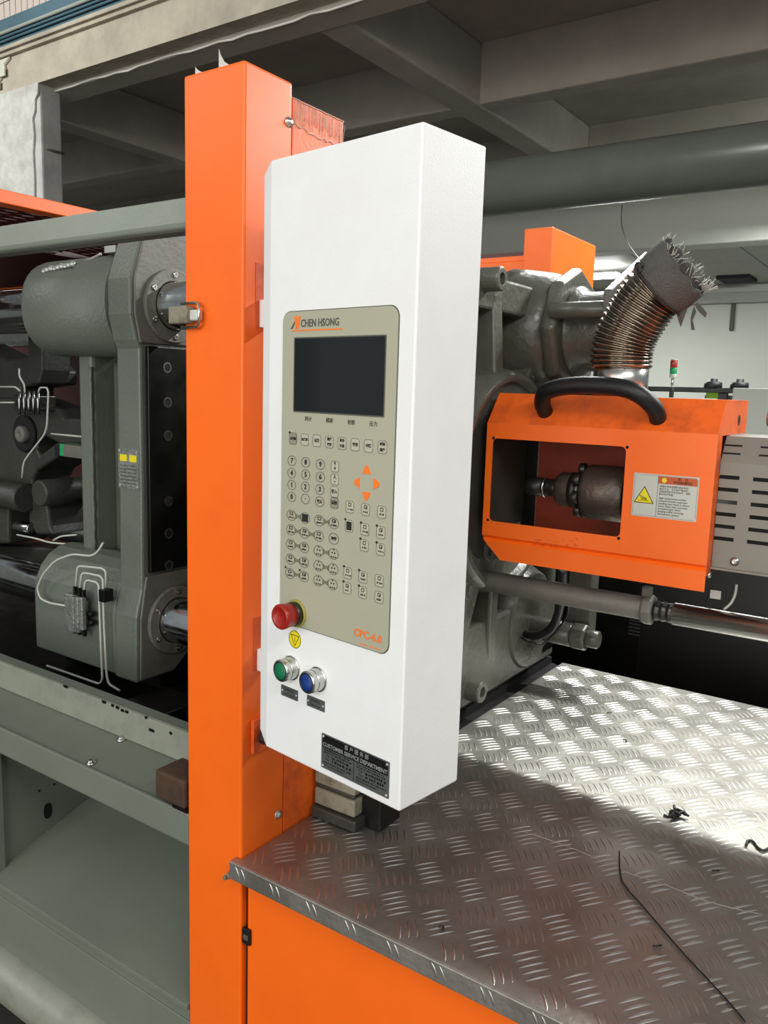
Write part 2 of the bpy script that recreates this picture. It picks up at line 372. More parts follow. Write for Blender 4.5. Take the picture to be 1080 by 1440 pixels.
# rectangular cut-outs lined with hinge blocks behind the cabinet
for z0, z1, zb in ((1.633, 1.722, 1.665), (1.12, 1.204, 1.155)):
    bm = NB(); add_box(bm, XP-.001, XP+.0008, .874, .93, z0, z1); link('cut_out', bm, M['orange_dirty'], t)
# plastic film shreds on the top edge
bm = NB()
for (x, y, s) in ((-.932, .854, .012), (-.884, .853, .026)):
    for k in range(3):
        b0 = Vector((x+k*.006, y, 1.982)); add_prism(bm, [b0, b0+Vector((.009, 0, 0)), b0+Vector((-.002-.003*k, .002, s*(1-.3*k)))], (0, .0006, 0))
link('film_shreds', bm, M['fray'], t, kind='stuff')
# torn film beside the cabinet
bm = NB(); pr = [(.905, 1.80), (.895, 1.77), (.902, 1.74), (.893, 1.72), (.90, 1.69), (.93, 1.69), (.93, 1.80)]
poly_bm(bm, WX, pr, .0002, .0025); link('torn_tape', bm, M['orange_dirty'], t, label='brown wrinkled tape stuck beside the cabinet')

# lower bracket with a bolt
t = thing('cabinet_bracket', 'dark greasy bracket under the lower left corner of the white cabinet', 'bracket', (-.79, .90, .99))
bm = NB(); add_box(bm, XP+.001, XP+.008, .868, .95, .99, 1.045); link('bracket_plate', bm, M['orange_dirty'], t, .001)
bm = NB(); add_box(bm, XP+.008, -.70, .885, .93, 1.036, 1.044); link('bracket_arm', bm, M['maroon'], t, .002)
bm = NB(); add_cyl(bm, (XP+.008, .885, 1.014), (XP+.024, .885, 1.014), .010, 6, False); link('bolt', bm, M['steel_dark'], t)

# gate latch on the post
t = thing('gate_latch', 'worn metal latch clip with wire loop on the left edge of the orange post', 'latch', (-.945, .846, 1.633))
bm = NB(); add_box(bm, -.968, -.928, .832, .849, 1.637, 1.662); link('latch_body', bm, M['block'], t, .002)
bm = NB(); add_tube(bm, round_path([(-.955, .846, 1.667), (-.914, .842, 1.667), (-.908, .838, 1.650), (-.914, .842, 1.632), (-.955, .846, 1.632)], .008), .0022, 8); link('wire_loop', bm, M['steel'], t)
bm = NB(); add_box(bm, -.932, -.912, .838, .849, 1.641, 1.657); link('latch_roller', bm, M['sign_white'], t, .003)

#==================================================================== CONTROL CABINET
TH = -.139293658
U = Vector((math.cos(TH), math.sin(TH), 0)); NV = Vector((-math.sin(TH), math.cos(TH), 0))
A0 = EYE+ray(367, 1030)*1.12; DF = NV.dot(A0)
def WC(u, h, z): return U*u + NV*(DF-h) + Vector((0, 0, z))
def cb(x, y):
    p = onp(x, y, NV, DF); return U.dot(p), p.z
UL, UR, ZB, ZT, DEP = -.8390, -.5795, 1.063, 1.825, .111
cc = WC((UL+UR)/2, -.05, ZB)
cab = thing('control_cabinet', 'white steel control cabinet with beige keypad panel hung beside the orange post', 'control panel', tuple(cc))
bm = NB()
out = [(UL-.006, -.006), (UL+.016, 0), (UR, 0), (UR, -DEP), (UL-.006, -DEP)]
ch = .012
rings = []
for z, d in ((ZB, 1), (ZB+.018, 0), (ZT-.014, 0), (ZT, 1)):
    rings.append([WC(u+(.014 if (d and i in (0, 4)) else 0), h, z) for i, (u, h) in enumerate(out)])
add_rings(bm, rings, smooth=False); link('cabinet_body', bm, M['white'], cab, .0028, seg=3)
for z0, z1 in ((1.633, 1.672), (1.12, 1.155)):
    bm = NB(); add_box(bm, XP+.001, -.722, .880, .900, z0, z1); hg = link('hinge', bm, M['white'], cab, .002)
    bm = NB(); add_cyl(bm, (-.790, .878, z0-.003), (-.790, .878, z1+.003), .006, 14); link('hinge_pin', bm, M['steel'], hg)
(pl, pzt), (pr_, _), (_, pzb) = cb(399.5, 440), cb(561, 431), cb(398, 868)
PU0, PU1, PZ0, PZ1 = pl, pr_+.001, 1.2475, 1.641
bm = NB(); plate_bm(bm, WC, (PU0+PU1)/2, (PZ0+PZ1)/2, PU1-PU0+.0022, PZ1-PZ0+.0022, .0135, 0, .0006, 6); rim = link('panel_rim', bm, M['panel_rim'], cab)
bm = NB(); plate_bm(bm, WC, (PU0+PU1)/2, (PZ0+PZ1)/2, PU1-PU0, PZ1-PZ0, .013, .0005, .0014, 6); pan = link('keypad_panel', bm, M['panel'], cab, label='beige keypad panel with black screen')
WP = lambda u, h, z: WC(u, h+.0014, z)
# screen
s0 = cb(416, 476); s1 = cb(543, 586); s2 = cb(541, 473); s3 = cb(415, 577)
su0 = (s0[0]+s3[0])/2; su1 = (s1[0]+s2[0])/2; sz1 = (s0[1]+s2[1])/2; sz0 = (s1[1]+s3[1])/2
bm = NB(); outline_bm(bm, WP, (su0+su1)/2, (sz0+sz1)/2, su1-su0+.003, sz1-sz0+.003, .001, .0016, .0004, 1); link('screen_frame', bm, M['ink_grey'], pan)
bm = NB(); plate_bm(bm, WP, (su0+su1)/2, (sz0+sz1)/2, su1-su0, sz1-sz0, .0008, 0, .0003, 1); link('screen', bm, M['screen'], pan, label='black glossy screen, switched off')
# logo
lu, lz = cb(424, 456)
bm = NB(); add_text(bm, 'CHEN HSONG', .0125, WP, lu+.0005, lz+.0005, align='LEFT', sx=.82, bold=.0002)
a = cb(410, 463); b = cb(416, 452); c_ = cb(421, 464)
poly_bm(bm, WP, [(a[0], a[1]), (a[0]+.004, a[1]+.0005), (b[0]+.0035, b[1]+.003), (b[0]+.002, b[1]+.003)], 0, .0003)
link('lettering', bm, M['ink_grey'], pan)
bm = NB(); add_box(bm, a[0]+.003, lu+.073, 0, .0003, a[1]-.0028, a[1]-.0012, WP)
poly_bm(bm, WP, [(b[0]+.002, a[1]), (b[0]+.0045, a[1]), (b[0]+.004, b[1]+.006), (b[0]-.001, b[1]+.006)], 0, .0004)
poly_bm(bm, WP, [(b[0]+.0055, a[1]), (b[0]+.0075, a[1]), (b[0]+.011, b[1]+.006), (b[0]+.0065, b[1]+.006), (b[0]+.0045, b[1]-.002)], 0, .0004)
link('logo_mark', bm, M['o_print'], pan)
def r5(x, y): return cb(380+x*.18056, 420+y*.18056)
def r6(x, y): return cb(395+x*.14815, 590+y*.14815)
def r7(x, y): return cb(395+x*.14815, 700+y*.14815)
bm = NB()
for (x, y), s in zip(((305, 938), (470, 950), (640, 965), (812, 978)), ('料计', '模座', '射胶', '压力')):
    u, z = r5(x, y); add_text(bm, s, .0062, WP, u, z)
link('legend', bm, M['ink'], pan, kind='stuff')
def key(shape, u, z, lines, m='keyface', led=False, w_=.0175, h=.0175, fill=None, icon=None):
    bm = NB(); rr = .0032
    if shape == 'round':
        E_ = [(u+w_/2*math.cos(2*PI*i/24), z+h/2*math.sin(2*PI*i/24)) for i in range(24)]; poly_bm(bm, WP, E_, 0, .0005)
    else: plate_bm(bm, WP, u, z, w_, h, rr, 0, .0005, 5); k = link('key', bm, M[m], pan)
    bm = NB(); Wk = lambda a, b, c: WP(a, b+.0005, c)
    if shape == 'round': add_tube(bm, [Wk(u+w_/2*math.cos(2*PI*i/24), .0001, z+h/2*math.sin(2*PI*i/24)) for i in range(25)], .00024, 4)
    else: outline_bm(bm, Wk, u, z, w_, h, rr, .00042, .0002, 5)
    if led: plate_bm(bm, WP, u-w_*.5, z+h*.5, .003, .003, .0014, 0, .0006, 3)
    if fill: plate_bm(bm, Wk, u, z, w_*.62, h*.72, .001, 0, .0005, 2)
    nl = len(lines)
    for i, (s, sz) in enumerate(lines):
        zz = z+(h*.22 if (nl == 2 and i == 0) else (-h*.22 if nl == 2 else 0))
        add_text(bm, s, sz, Wk, u, zz, .0002, bold=.00018)
    if icon:
        if icon == 'tri':
            for du, dz in ((0, .005), (-.0022, .0012), (.0022, .0012), (-.0035, -.004), (0, -.004), (.0035, -.004)): plate_bm(bm, Wk, u+du, z+dz, .0017, .0017, .0003, 0, .0003, 1)
        else:
            outline_bm(bm, Wk, u, z+h*.2, w_*.36, h*.32, .0006, .0008, .0003, 1)
            if icon == 2: plate_bm(bm, Wk, u+w_*.1, z+h*.16, w_*.14, h*.14, .0003, 0, .0004, 1)
            squiggle(bm, Wk, u-w_*.27, u+w_*.27, z-h*.2, h*.17, .0003, int(abs(u*9999+z*7777)))
    link('key_print', bm, M['ink'] , pan)
for (x, y), L_ in zip(((127, 180), (237, 190), (352, 200), (472, 212), (592, 225), (716, 238), (843, 250), (975, 262)),
                      ((('主画面', .0038),), (('功能表', .0038),), (('资料', .0045),), (('温度', .004), ('设定', .004)), (('射台', .004), ('计量', .004)), (('专用', .0045),), (('中断', .0045),), (('时间', .004), ('温度', .004)))):
    u, z = r6(x, y); key('rect', u, z, L_, 'keydark' if x == 127 else 'keyface', x == 127, .0140, .0145)
for (x, y), s in zip(((115, 390), (246, 405), (385, 425), (113, 508), (246, 522), (385, 545), (113, 620), (243, 638), (380, 663), (113, 733), (243, 752), (378, 778)),
                     ('7', '8', '9', '4', '5', '6', '1', '2', '3', '0', '·', '取人')):
    u, z = r6(x, y); key('round', u, z, ((s, .0088 if len(s) == 1 else .0045),), w_=.0152, h=.0122)
for (x, y), L_ in zip(((525, 445), (523, 568), (520, 685), (518, 790)), ((('↑', .006), ('∓', .005)), (('人', .005), ('•', .006)), (('输入', .005),), (('清除', .005),))):
    u, z = r6(x, y); key('rect', u, z, L_, 'keydark' if y == 790 else 'keyface', False, .0134, .0132)
for x, y, d in ((825, 482, 'u'), (733, 595, 'l'), (915, 612, 'r'), (820, 722, 'd')):
    u, z = r6(x, y); s = .0068
    P = dict(u=[(-s, -.6*s), (s, -.6*s), (.3*s, .8*s), (-.3*s, .8*s)], d=[(-s, .6*s), (-.3*s, -.8*s), (.3*s, -.8*s), (s, .6*s)],
             l=[(.6*s, -s), (.6*s, s), (-.6*s, .3*s), (-.6*s, -.3*s)], r=[(-.6*s, -s), (.7*s, -.3*s), (.7*s, .3*s), (-.6*s, s)])[d]
    bm = NB(); poly_bm(bm, WP, [(u+p, z+q) for p, q in P], 0, .0006); link('arrow_key', bm, M['o_print'], pan, label='orange arrow key')
circ = {}
for k, (x, y) in enumerate(((110, 165), (240, 190), (375, 215), (513, 240), (105, 302), (235, 332), (370, 360), (512, 387), (103, 440), (232, 470), (368, 503), (510, 530), (100, 580), (230, 610), (367, 643), (507, 675), (95, 715), (230, 745), (365, 785), (500, 820))):
    u, z = r7(x, y); circ[k] = (u, z)
    key('round', u, z, (('冷却', .0045),) if k == 7 else (), 'keydark' if k in (0, 1, 9) else 'keyface', k in (16, 17), .0168, .0134, fill=(k == 1), icon=None if k in (1, 7) else ('tri' if k in (10, 11, 14, 15, 18, 19) else 1+k % 2))
bm = NB()
for a, b in ((0, 1), (2, 3), (4, 5), (5, 6), (8, 9), (10, 11), (12, 13), (14, 15), (16, 17), (18, 19)):
    (u0, z0), (u1, z1) = circ[a], circ[b]; um = (u0+u1)/2; zm = (z0+z1)/2; g = (u1-u0)/2-.0078
    poly_bm(bm, WP, [(um-g, zm-.0035), (um, zm-.0015), (um+g, zm-.0035), (um+g, zm+.0035), (um, zm+.0015), (um-g, zm+.0035)], 0, .0003)
link('key_link', bm, M['key'], pan)
for k, (x, y, led) in enumerate(((665, 85, 0), (815, 110, 0), (968, 135, 0), (658, 265, 1), (808, 298, 1), (960, 328, 1), (803, 450, 1), (957, 487, 1), (645, 712, 1), (790, 750, 1), (945, 785, 0), (640, 855, 1), (788, 897, 1), (943, 942, 0))):
    u, z = r7(x, y); key('rect', u, z, (), 'keyface', bool(led), .0136, .0142, fill=(k == 3), icon=None if k == 3 else 1+k % 2)
u, z = cb(518, 895); bm = NB(); add_text(bm, 'CPC-6.0', .0125, WP, u, z+.001, sx=1.05, bold=.0003)
squiggle(bm, WP, u-.012, u+.022, z-.011, .0022, .0002, 5); link('lettering', bm, M['o_print'], pan, label='orange lettering')
# emergency stop
u, z = cb(418.5, 862); uh, zh = cb(418.5, 862)
bm = NB(); add_lathe(bm, WC(u, .0008, z), -NV, [(0, .0182), (.003, .0178), (.003, .015)], 32); link('yellow_collar', bm, M['yellow_rim'], cab)
bm = NB(); add_lathe(bm, WC(u, .0035, z), -NV, [(0, .0155), (.008, .0155), (.0085, .0140), (.012, .0140)], 32); link('button_neck', bm, M['steel_dark'], cab)
bm = NB(); add_lathe(bm, WC(u, .011, z), -NV, [(0, .0150), (.010, .0155), (.013, .0163), (.0175, .0163), (.0195, .0150), (.0198, .0122), (.0190, .0115), (.0190, .0)], 36); link('emergency_stop_button', bm, M['red'], cab, label='red mushroom emergency stop button')
# yellow round label with inverted triangle
u, z = cb(415, 899)
bm = NB(); plate_bm(bm, WC, u, z, .0235, .0235, .0117, 0, .0004, 8); e = link('round_label', bm, M['yellow'], cab, label='yellow round sticker with inverted triangle')
bm = NB(); WL = lambda a, b, c: WC(a, b+.0004, c)
outline_bm(bm, WL, u, z, .0235, .0235, .0117, .0008, .0002, 8)
for (p, q) in (((-.0078, .0052), (.0078, .0052)), ((.0078, .0052), (0, -.0088)), ((0, -.0088), (-.0078, .0052)), ((0, .0028), (0, -.0035))):
    add_tube(bm, [WL(u+p[0], 0, z+p[1]), WL(u+q[0], 0, z+q[1])], .0005, 4)
link('symbol', bm, M['ink'], cab)
# push buttons and their plates
for (bx, by, m, lx, ly, l1, l2) in ((410, 939, 'green', 407.5, 974, '电源开关', 'Power Safety'), (447, 955, 'blue', 444.5, 989, '安全复位', 'Safety Reset')):
    u, z = cb(bx, by)
    bm = NB(); add_lathe(bm, WC(u, .0003, z), -NV, [(0, .0163), (.0010, .0163), (.0012, .0146), (.0100, .0146), (.0103, .0140), (.0112, .0140), (.0115, .0146), (.0182, .0146), (.0195, .0132), (.0195, .0112), (.016, .0112)], 36, cap1=False); link('button_bezel', bm, M['steel'], cab, .0003, label='chrome ring of the '+m+' button')
    bm = NB(); add_lathe(bm, WC(u, .0183, z), -NV, [(0, .0111), (.0010, .0111), (.0016, .0103), (.0013, 0)], 32); link('push_button', bm, M[m], cab, label=m+' round push button')
    bm = NB(); add_lathe(bm, WC(u, .0190, z), -NV, [(0, .0124), (.0008, .0124), (.0008, .0112)], 32, cap0=False, cap1=False); link('button_seal', bm, M['blackp'], cab)
    u, z = cb(lx, ly)
    bm = NB(); plate_bm(bm, WC, u, z, .033, .0145, .0006, 0, .0009, 1); npl = link('name_plate', bm, M['plate_sign'], cab)
    WN = lambda a, b, c: WC(a, b+.0009, c)
    bm = NB(); add_text(bm, l1, .0046, WN, u, z+.0028, .0001); add_text(bm, l2, .0034, WN, u, z-.0034, .0001); link('lettering', bm, M['ink'], npl)
    for s in (-1, 1): screw(npl, WN, u+s*.0138, z, .0015, .0009, M['sign_silver'])
# customer service plate
c0 = cb(453, 1029); c1 = cb(548.5, 1073); c2 = cb(547, 1124); c3 = cb(452.5, 1077.5)
u0 = (c0[0]+c3[0])/2; u1 = (c1[0]+c2[0])/2; z1 = (c0[1]+c1[1])/2; z0 = (c2[1]+c3[1])/2; um = (u0+u1)/2
bm = NB(); plate_bm(bm, WC, um, (z0+z1)/2, u1-u0, z1-z0, .0006, 0, .001, 1); sp = link('service_plate', bm, M['plate_sign'], cab, label='grey metal plate headed CUSTOMER SERVICE DEPARTMENT')
WS = lambda a, b, c: WC(a, b+.001, c); hh = z1-z0; ww = u1-u0
bm = NB(); plate_bm(bm, WS, um, z1-hh*.21, ww*.96, hh*.36, .0005, 0, .0002, 1)
add_box(bm, um-.0004, um+.0004, 0, .0002, z0+hh*.06, z1-hh*.4, WS)
for s, zz, uu in (('Tel', .40, 0), ('Fax', .30, 0), ('Tel', .40, 1), ('Fax', .30, 1)):
    add_text(bm, s, .0046, WS, u0+ww*(.10+.5*uu), z0+hh*zz, .0001)
for uu in (0, 1):
    ub = u0+ww*(.04+.5*uu)
    for q, (zz, a_, b_, s_) in enumerate(((.56, .0, .38, .0022), (.49, 0, .42, .0022), (.40, .13, .40, .0038), (.30, .13, .40, .0038), (.19, .0, .42, .0022), (.11, 0, .3, .0018))):
        squiggle(bm, WS, ub+ww*a_, ub+ww*b_, z0+hh*zz, s_, .0002, q*7+uu, .35)
link('plate_print', bm, M['sign_black'], sp)
bm = NB(); WS2 = lambda a, b, c: WC(a, b+.0012, c)
add_text(bm, '客 户 服 务 部', .0068, WS2, um+.004, z1-hh*.13, .0001); add_text(bm, 'CUSTOMER SERVICE DEPARTMENT', .0072, WS2, um, z1-hh*.30, .0001, sx=.98, bold=.0001); link('lettering', bm, M['sign_silver'], sp)
for s in (-1, 1):
    for q in (-1, 1): screw(sp, WS, um+s*(ww/2-.0035), (z0+z1)/2+q*(hh/2-.0035), .0018, .0012, M['sign_silver'])

#==================================================================== TREAD PLATE DECK
ZD = .825
deck = thing('tread_plate_deck', 'silver aluminium tread plate deck with five-bar pattern in front of the machine', 'deck', (0, 1.4, ZD-.03))
outl = [(-.842, .836), (1.1, .836), (1.1, 2.062), (-.806, 2.062), (-.806, 1.10), (-.8305, 1.08), (-.8305, .848), (-.842, .848)]
bm = NB(); add_prism(bm, [(x, y, ZD-.004) for x, y in outl], (0, 0, .004))
add_box(bm, -.842, 1.1, .834, .839, ZD-.030, ZD-.0005); link('deck_sheet', bm, M['deck'], deck, .0018, seg=3)
bm = NB()
def bar(cx, cy, dx, dy, hl, hw, hz, P):
    L = math.hypot(dx, dy); dx /= L; dy /= L; n = 6; rows = []
    for i in range(n+1):
        t_ = -1+2*i/n; w_ = hw*math.sqrt(max(0, 1-t_*t_)); h = hz*(1-t_*t_); c = .0018*(1-t_*t_)
        rows.append([P(cx+dx*hl*t_-dy*(s*w_+c), cy+dy*hl*t_+dx*(s*w_+c), h*(1-s*s)) for s in (-1, -.45, .45, 1)])
    vs_ = [[bm.verts.new(p) for p in r] for r in rows]
    for a, b in zip(vs_[:-1], vs_[1:]):
        for i in range(3): bm.faces.new((a[i], a[i+1], b[i+1], b[i])).smooth = True
top = lambda x, y, h: Vector((x, y, ZD-.0002+h))
def inside(x, y): return y > .848 and y < 2.045 and x < 1.08 and (x > -.79 if y > 1.09 else x > -.817)
for i in range(-3, 28):
    for j in range(-13, 3):
        for kind_ in (0, 1):
            cx = -.719+.0705*i+(.0353 if kind_ else 0); cy = .996-.0935*j-(.0467 if kind_ else 0)
            dx, dy = ((.6, .8), (.61, -.79))[kind_]; ex, ey = ((.0085, -.0083), (.0083, .0085))[kind_]
            for k in range(-2, 3):
                bx_, by_ = cx+ex*k, cy+ey*k
                if inside(bx_, by_): bar(bx_, by_, dx, dy, .0215, .0024, .0017, top)
link('tread_bars', bm, M['bar'], deck, kind='stuff', recalc=False)
bm = NB(); lip = lambda x, y, h: Vector((x, .8342-h, y))
for i in range(0, 27):
    x = -.825+.0705*i
    for k in range(2): bar(x+.012*k, ZD-.0145, .42, -.9, .0125, .0020, .0012, lip)
link('lip_bars', bm, M['bar'], deck, kind='stuff', recalc=False)
tag(deck, deck['label'], 'deck')
# a long crease / seam ridge across the sheet
bm = NB(); pth = [aZ(x, y, ZD) for x, y in ((716, 1163), (790, 1187), (850, 1212), (885, 1228), (930, 1242), (985, 1264), (1030, 1277), (1078, 1287))]
add_tube(bm, smooth_path(pth, 3), .0005, 5); link('crease', bm, M['deck'], deck)
# orange housing under the deck
t = thing('deck_housing', 'orange sheet metal side panel under the tread plate deck', 'panel', (0, 1.4, 0))
bm = NB(); add_box(bm, -.824, 1.1, .856, .870, .0, ZD-.031); link('front_panel', bm, M['orange'], t, .003)
bm = NB(); add_box(bm, -.8315, -.825, .862, .875, 0, ZD-.031); link('gap_strip', bm, M['void'], t)
bm = NB(); add_box(bm, -.824, 1.1, .872, 2.05, .0, ZD-.006); link('core', bm, M['void'], t)
a = aY(342, 1301, .856); b = aY(354, 1329, .856); bm = NB(); add_box(bm, a.x+.002, b.x, .851, .8565, b.z, a.z); link('panel_catch', bm, M['blackp'], t, .001)
bm = NB(); add_box(bm, a.x+.006, b.x-.003, .8495, .8515, b.z+.009, b.z+.017); link('catch_slot', bm, M['ink_grey'], t)
# screw at the deck corner
bm = NB(); p = aY(325, 1229, .848); add_cyl(bm, (p.x, .850, p.z), (p.x, .838, p.z), .005, 12); add_cyl(bm, (p.x, .838, p.z), (p.x, .832, p.z), .003, 8)
tag(link('corner_bolt', bm, M['block']), 'small rusty bolt at the left corner of the tread plate', 'bolt')
# debris on the deck
bm = NB(); c = aZ(951, 1150, ZD)
for k in range(16):
    a_ = random.uniform(0, 2*PI); q = c+Vector((math.cos(a_)*random.uniform(0, .013), math.sin(a_)*random.uniform(0, .012), .005+random.uniform(0, .007)))
    add_tube(bm, smooth_path([q, q+Vector((random.uniform(-.012, .012), random.uniform(-.012, .012), random.uniform(-.005, .007))), q+Vector((random.uniform(-.012, .012), random.uniform(-.01, .01), random.uniform(-.004, .004)))], 3), .0022, 5)
tag(link('scrap_lump', bm, M['blackp']), 'small black tangled lump of plastic scrap on the bright part of the deck', 'scrap')
bm = NB(); add_tube(bm, smooth_path([aZ(x, y, ZD+.003) for x, y in ((1049, 1189), (1052, 1182), (1060, 1184), (1066, 1192), (1074, 1196), (1082, 1192), (1090, 1188))], 4), .0022, 6)
tag(link('scrap_curl', bm, M['blackp']), 'curled black plastic scrap at the right edge of the deck', 'scrap')
bm = NB(); add_tube(bm, smooth_path([aZ(x, y, ZD+.0025) for x, y in ((871, 1197), (872, 1225), (878, 1245), (900, 1270), (930, 1305), (965, 1345), (1000, 1382), (1030, 1415), (1048, 1437))], 4), .0011, 6)
tag(link('black_hair_wire', bm, M['blackp']), 'long thin black wire lying on the deck at the lower right', 'wire')
for k, (x, y, l_) in enumerate(((1001, 1224, 'crumb on the deck left of the long curl'), (617, 1303, 'crumb on a tread bar near the deck front'), (918, 1330, 'dark sliver beside the long thin wire'), (876, 1041, 'dark crumb on the bright far part of the deck'), (853, 1002, 'tiny crumb nearest the cast machine platen'))):
    c = aZ(x, y, ZD+.0025); bm = NB(); add_tube(bm, smooth_path([c, c+Vector((.006, .003, .001)), c+Vector((.009, -.006 if k % 2 else .008, 0))], 3), .0014, 5)
    tag(link('crumb', bm, M['blackp']), 'small black '+l_, 'scrap')
# stacked greasy blocks beneath the cabinet
t = thing('stacked_block', 'greasy stack of grey blocks standing on the deck beneath the white cabinet', 'block', (-.765, 1.05, ZD))
for k, (z0, z1, dx, m) in enumerate(((.826, .846, .008, 'greyd'), (.847, .876, 0, 'block'), (.877, .884, -.003, 'greyd'), (.885, .935, .0, 'block'))):
    bm = NB(); add_box(bm, -.826, -.741+dx, 1.02-dx, 1.10, z0, z1); link('slab', bm, M[m], t, .003)
bm = NB(); add_box(bm, -.740, -.702, 1.04, 1.10, .827, .90); link('side_block', bm, M['black'], t, .002)

#==================================================================== FIXED PLATEN
AX = Vector((0, 1.6, 1.353)); TBY = (1.31, 1.89); TBZ = (.98, 1.726)
fx = thing('fixed_platen', 'heavy grey cast platen with radial ribs behind the white cabinet', 'machine platen', (-.93, 1.6, .835))
bm = NB()
outl = [(1.14, .84), (1.14, 1.80), (1.24, 1.86), (1.36, 1.86), (1.50, 1.80), (1.62, 1.835), (1.74, 1.79), (1.84, 1.79), (1.98, 1.80), (2.05, 1.72), (2.05, 1.02), (2.06, .98), (2.06, .84)]
add_prism(bm, [(-1.03, y, z) for y, z in outl], (.11, 0, 0)); link('base_plate', bm, M['cast'], fx, .006)
bm = NB(); add_box(bm, -.95, -.836, 1.09, 2.06, 0, .836); link('gap_fill_body', bm, M['void'], fx)  # black body added so the gap below the platen reads dark
bm = NB(); add_box(bm, -.8355, -.8245, 1.10, 2.06, .5, .818); link('joint_strip', bm, M['void'], fx)
# outer frame of the right-hand face, open cells between the ribs
WF = frameX(-.92)
def rib(p, q, th, h0, h1, m='cast', ht=None):
    p = Vector(p); q = Vector(q); d = (q-p).normalized(); n_ = Vector((-d.y, d.x))*th/2; bm = NB()
    pts = [p+n_, q+n_, q-n_, p-n_]; a = [bm.verts.new(WF(v.x, h0, v.y)) for v in pts]
    e = (h1, ht if ht is not None else h1, ht if ht is not None else h1, h1)
    b = [bm.verts.new(WF(v.x, e[i], v.y)) for i, v in enumerate(pts)]
    bm.faces.new(a); bm.faces.new(b[::-1])
    for i in range(4): bm.faces.new((a[i], b[i], b[(i+1) % 4], a[(i+1) % 4]))
    return link('rib', bm, M[m], fx, .006)
bm = NB(); add_box(bm, 1.14, 2.055, 0, .088, .845, 1.03, lambda a, b, c: WF(a, b, c)); link('foot_block', bm, M['cast'], fx, .008)
rib((1.14, 1.03), (1.14, 1.80), .05, 0, .088); 
rib((2.035, 1.02), (2.035, 1.62), .035, 0, .085)
rib((1.16, 1.76), (1.95, 1.76), .07, 0, .09)
c2 = Vector((1.6, 1.353))
for tgt in ((1.31, 1.72), (1.62, 1.80), (1.86, 1.66), (2.03, 1.353), (1.89, .98), (1.68, .93), (1.5, .93), (1.31, .98), (1.14, 1.353)):
    d = (Vector(tgt)-c2).normalized(); rib(c2+d*.16, tgt, .040, 0, .115, ht=.088)
bm = NB(); u_, v_, d_ = frame_of((1, 0, 0))
ctr = Vector((-.92, 1.655, 1.353))
rg = []
for t_, r in ((0, .285), (.05, .262), (.118, .246), (.130, .240), (.130, .226), (.112, .224)):
    rg.append([ctr+Vector((t_, math.cos(2*PI*i/48)*r, math.sin(2*PI*i/48)*r)) for i in range(48)])
add_rings(bm, rg, cap0=False, cap1=True); link('hub_ring', bm, M['cast'], fx)
bm = NB(); add_lathe(bm, (-.808, 1.61, 1.353), (1, 0, 0), [(0, .17), (.003, .17), (.003, .165)], 40); link('hub_recess', bm, M['greyd'], fx)
for k, (ty, tz) in enumerate(((1.31, 1.726), (1.31, .98), (1.89, .98))):
    bm = NB(); add_lathe(bm, (-.92, ty, tz), (1, 0, 0), [(0, .15), (.06, .14), (.09, .125), (.095, .12)], 32); link('corner_boss', bm, M['cast'], fx)
bm = NB(); add_lathe(bm, (-.92, 1.90, 1.70), (1, 0, 0), [(0, .155), (.04, .15), (.10, .140), (.13, .13)], 32, smooth=True); link('corner_boss', bm, M['cast'], fx)
bm = NB(); add_lathe(bm, (-.79, 1.90, 1.70), (1, 0, 0), [(0, .146), (.012, .15), (.026, .15), (.034, .143)], 8, smooth=False); link('boss_flange', bm, M['cast'], fx, .004)
bm = NB(); add_lathe(bm, (-.757, 1.90, 1.70), (1, 0, 0), [(0, .106), (.01, .106), (.014, .100), (.018, .100), (.022, .092), (.11, .092), (.116, .086)], 36); link('tie_bar_nut', bm, M['cast'], fx)
# strap plate bolted across the nut
bm = NB(); a = Vector((-.635, 1.755, 1.745))
add_prism(bm, [(-.640, 1.735, 1.775), (-.640, 1.985, 1.89), (-.640, 2.0, 1.83), (-.640, 1.80, 1.725), (-.640, 1.84, 1.50), (-.640, 1.775, 1.50), (-.640, 1.735, 1.70)], (.018, 0, 0)); link('lock_strap', bm, M['cast'], fx, .003)
for (y, z) in ((1.765, 1.737),):
    bm = NB(); add_cyl(bm, (-.77, y, z), (-.622, y, z), .019, 18); link('stud', bm, M['cast'], fx)
    bm = NB(); add_cyl(bm, (-.622, y, z), (-.575, y, z), .030, 20); add_cyl(bm, (-.575, y, z), (-.5745, y, z), .016, 6, False); link('bolt', bm, M['cast'], fx)
bm = NB(); add_cyl(bm, (-.77, 1.80, 1.565), (-.60, 1.80, 1.565), .014, 14); link('stud', bm, M['blackp'], fx)
# big socket bolts on the face
for (px, py, X) in ((707, 392, -.79), (690, 774, -.80), (662, 829, -.815), (679, 974, -.80)):
    p = aX(px, py, X); bm = NB(); r = .025
    add_lathe(bm, (-.86, p.y, p.z), (1, 0, 0), [(0, r), (X+.86-.003, r), (X+.86, r*.9), (X+.86, r*.5), (X+.86-.012, r*.5)], 24, smooth=False); link('socket_bolt', bm, M['cast'], fx, .001)
bm = NB(); add_box(bm, -.834, -.829, 1.98, 2.04, .87, .93); link('corner_stain', bm, M['black'], fx)

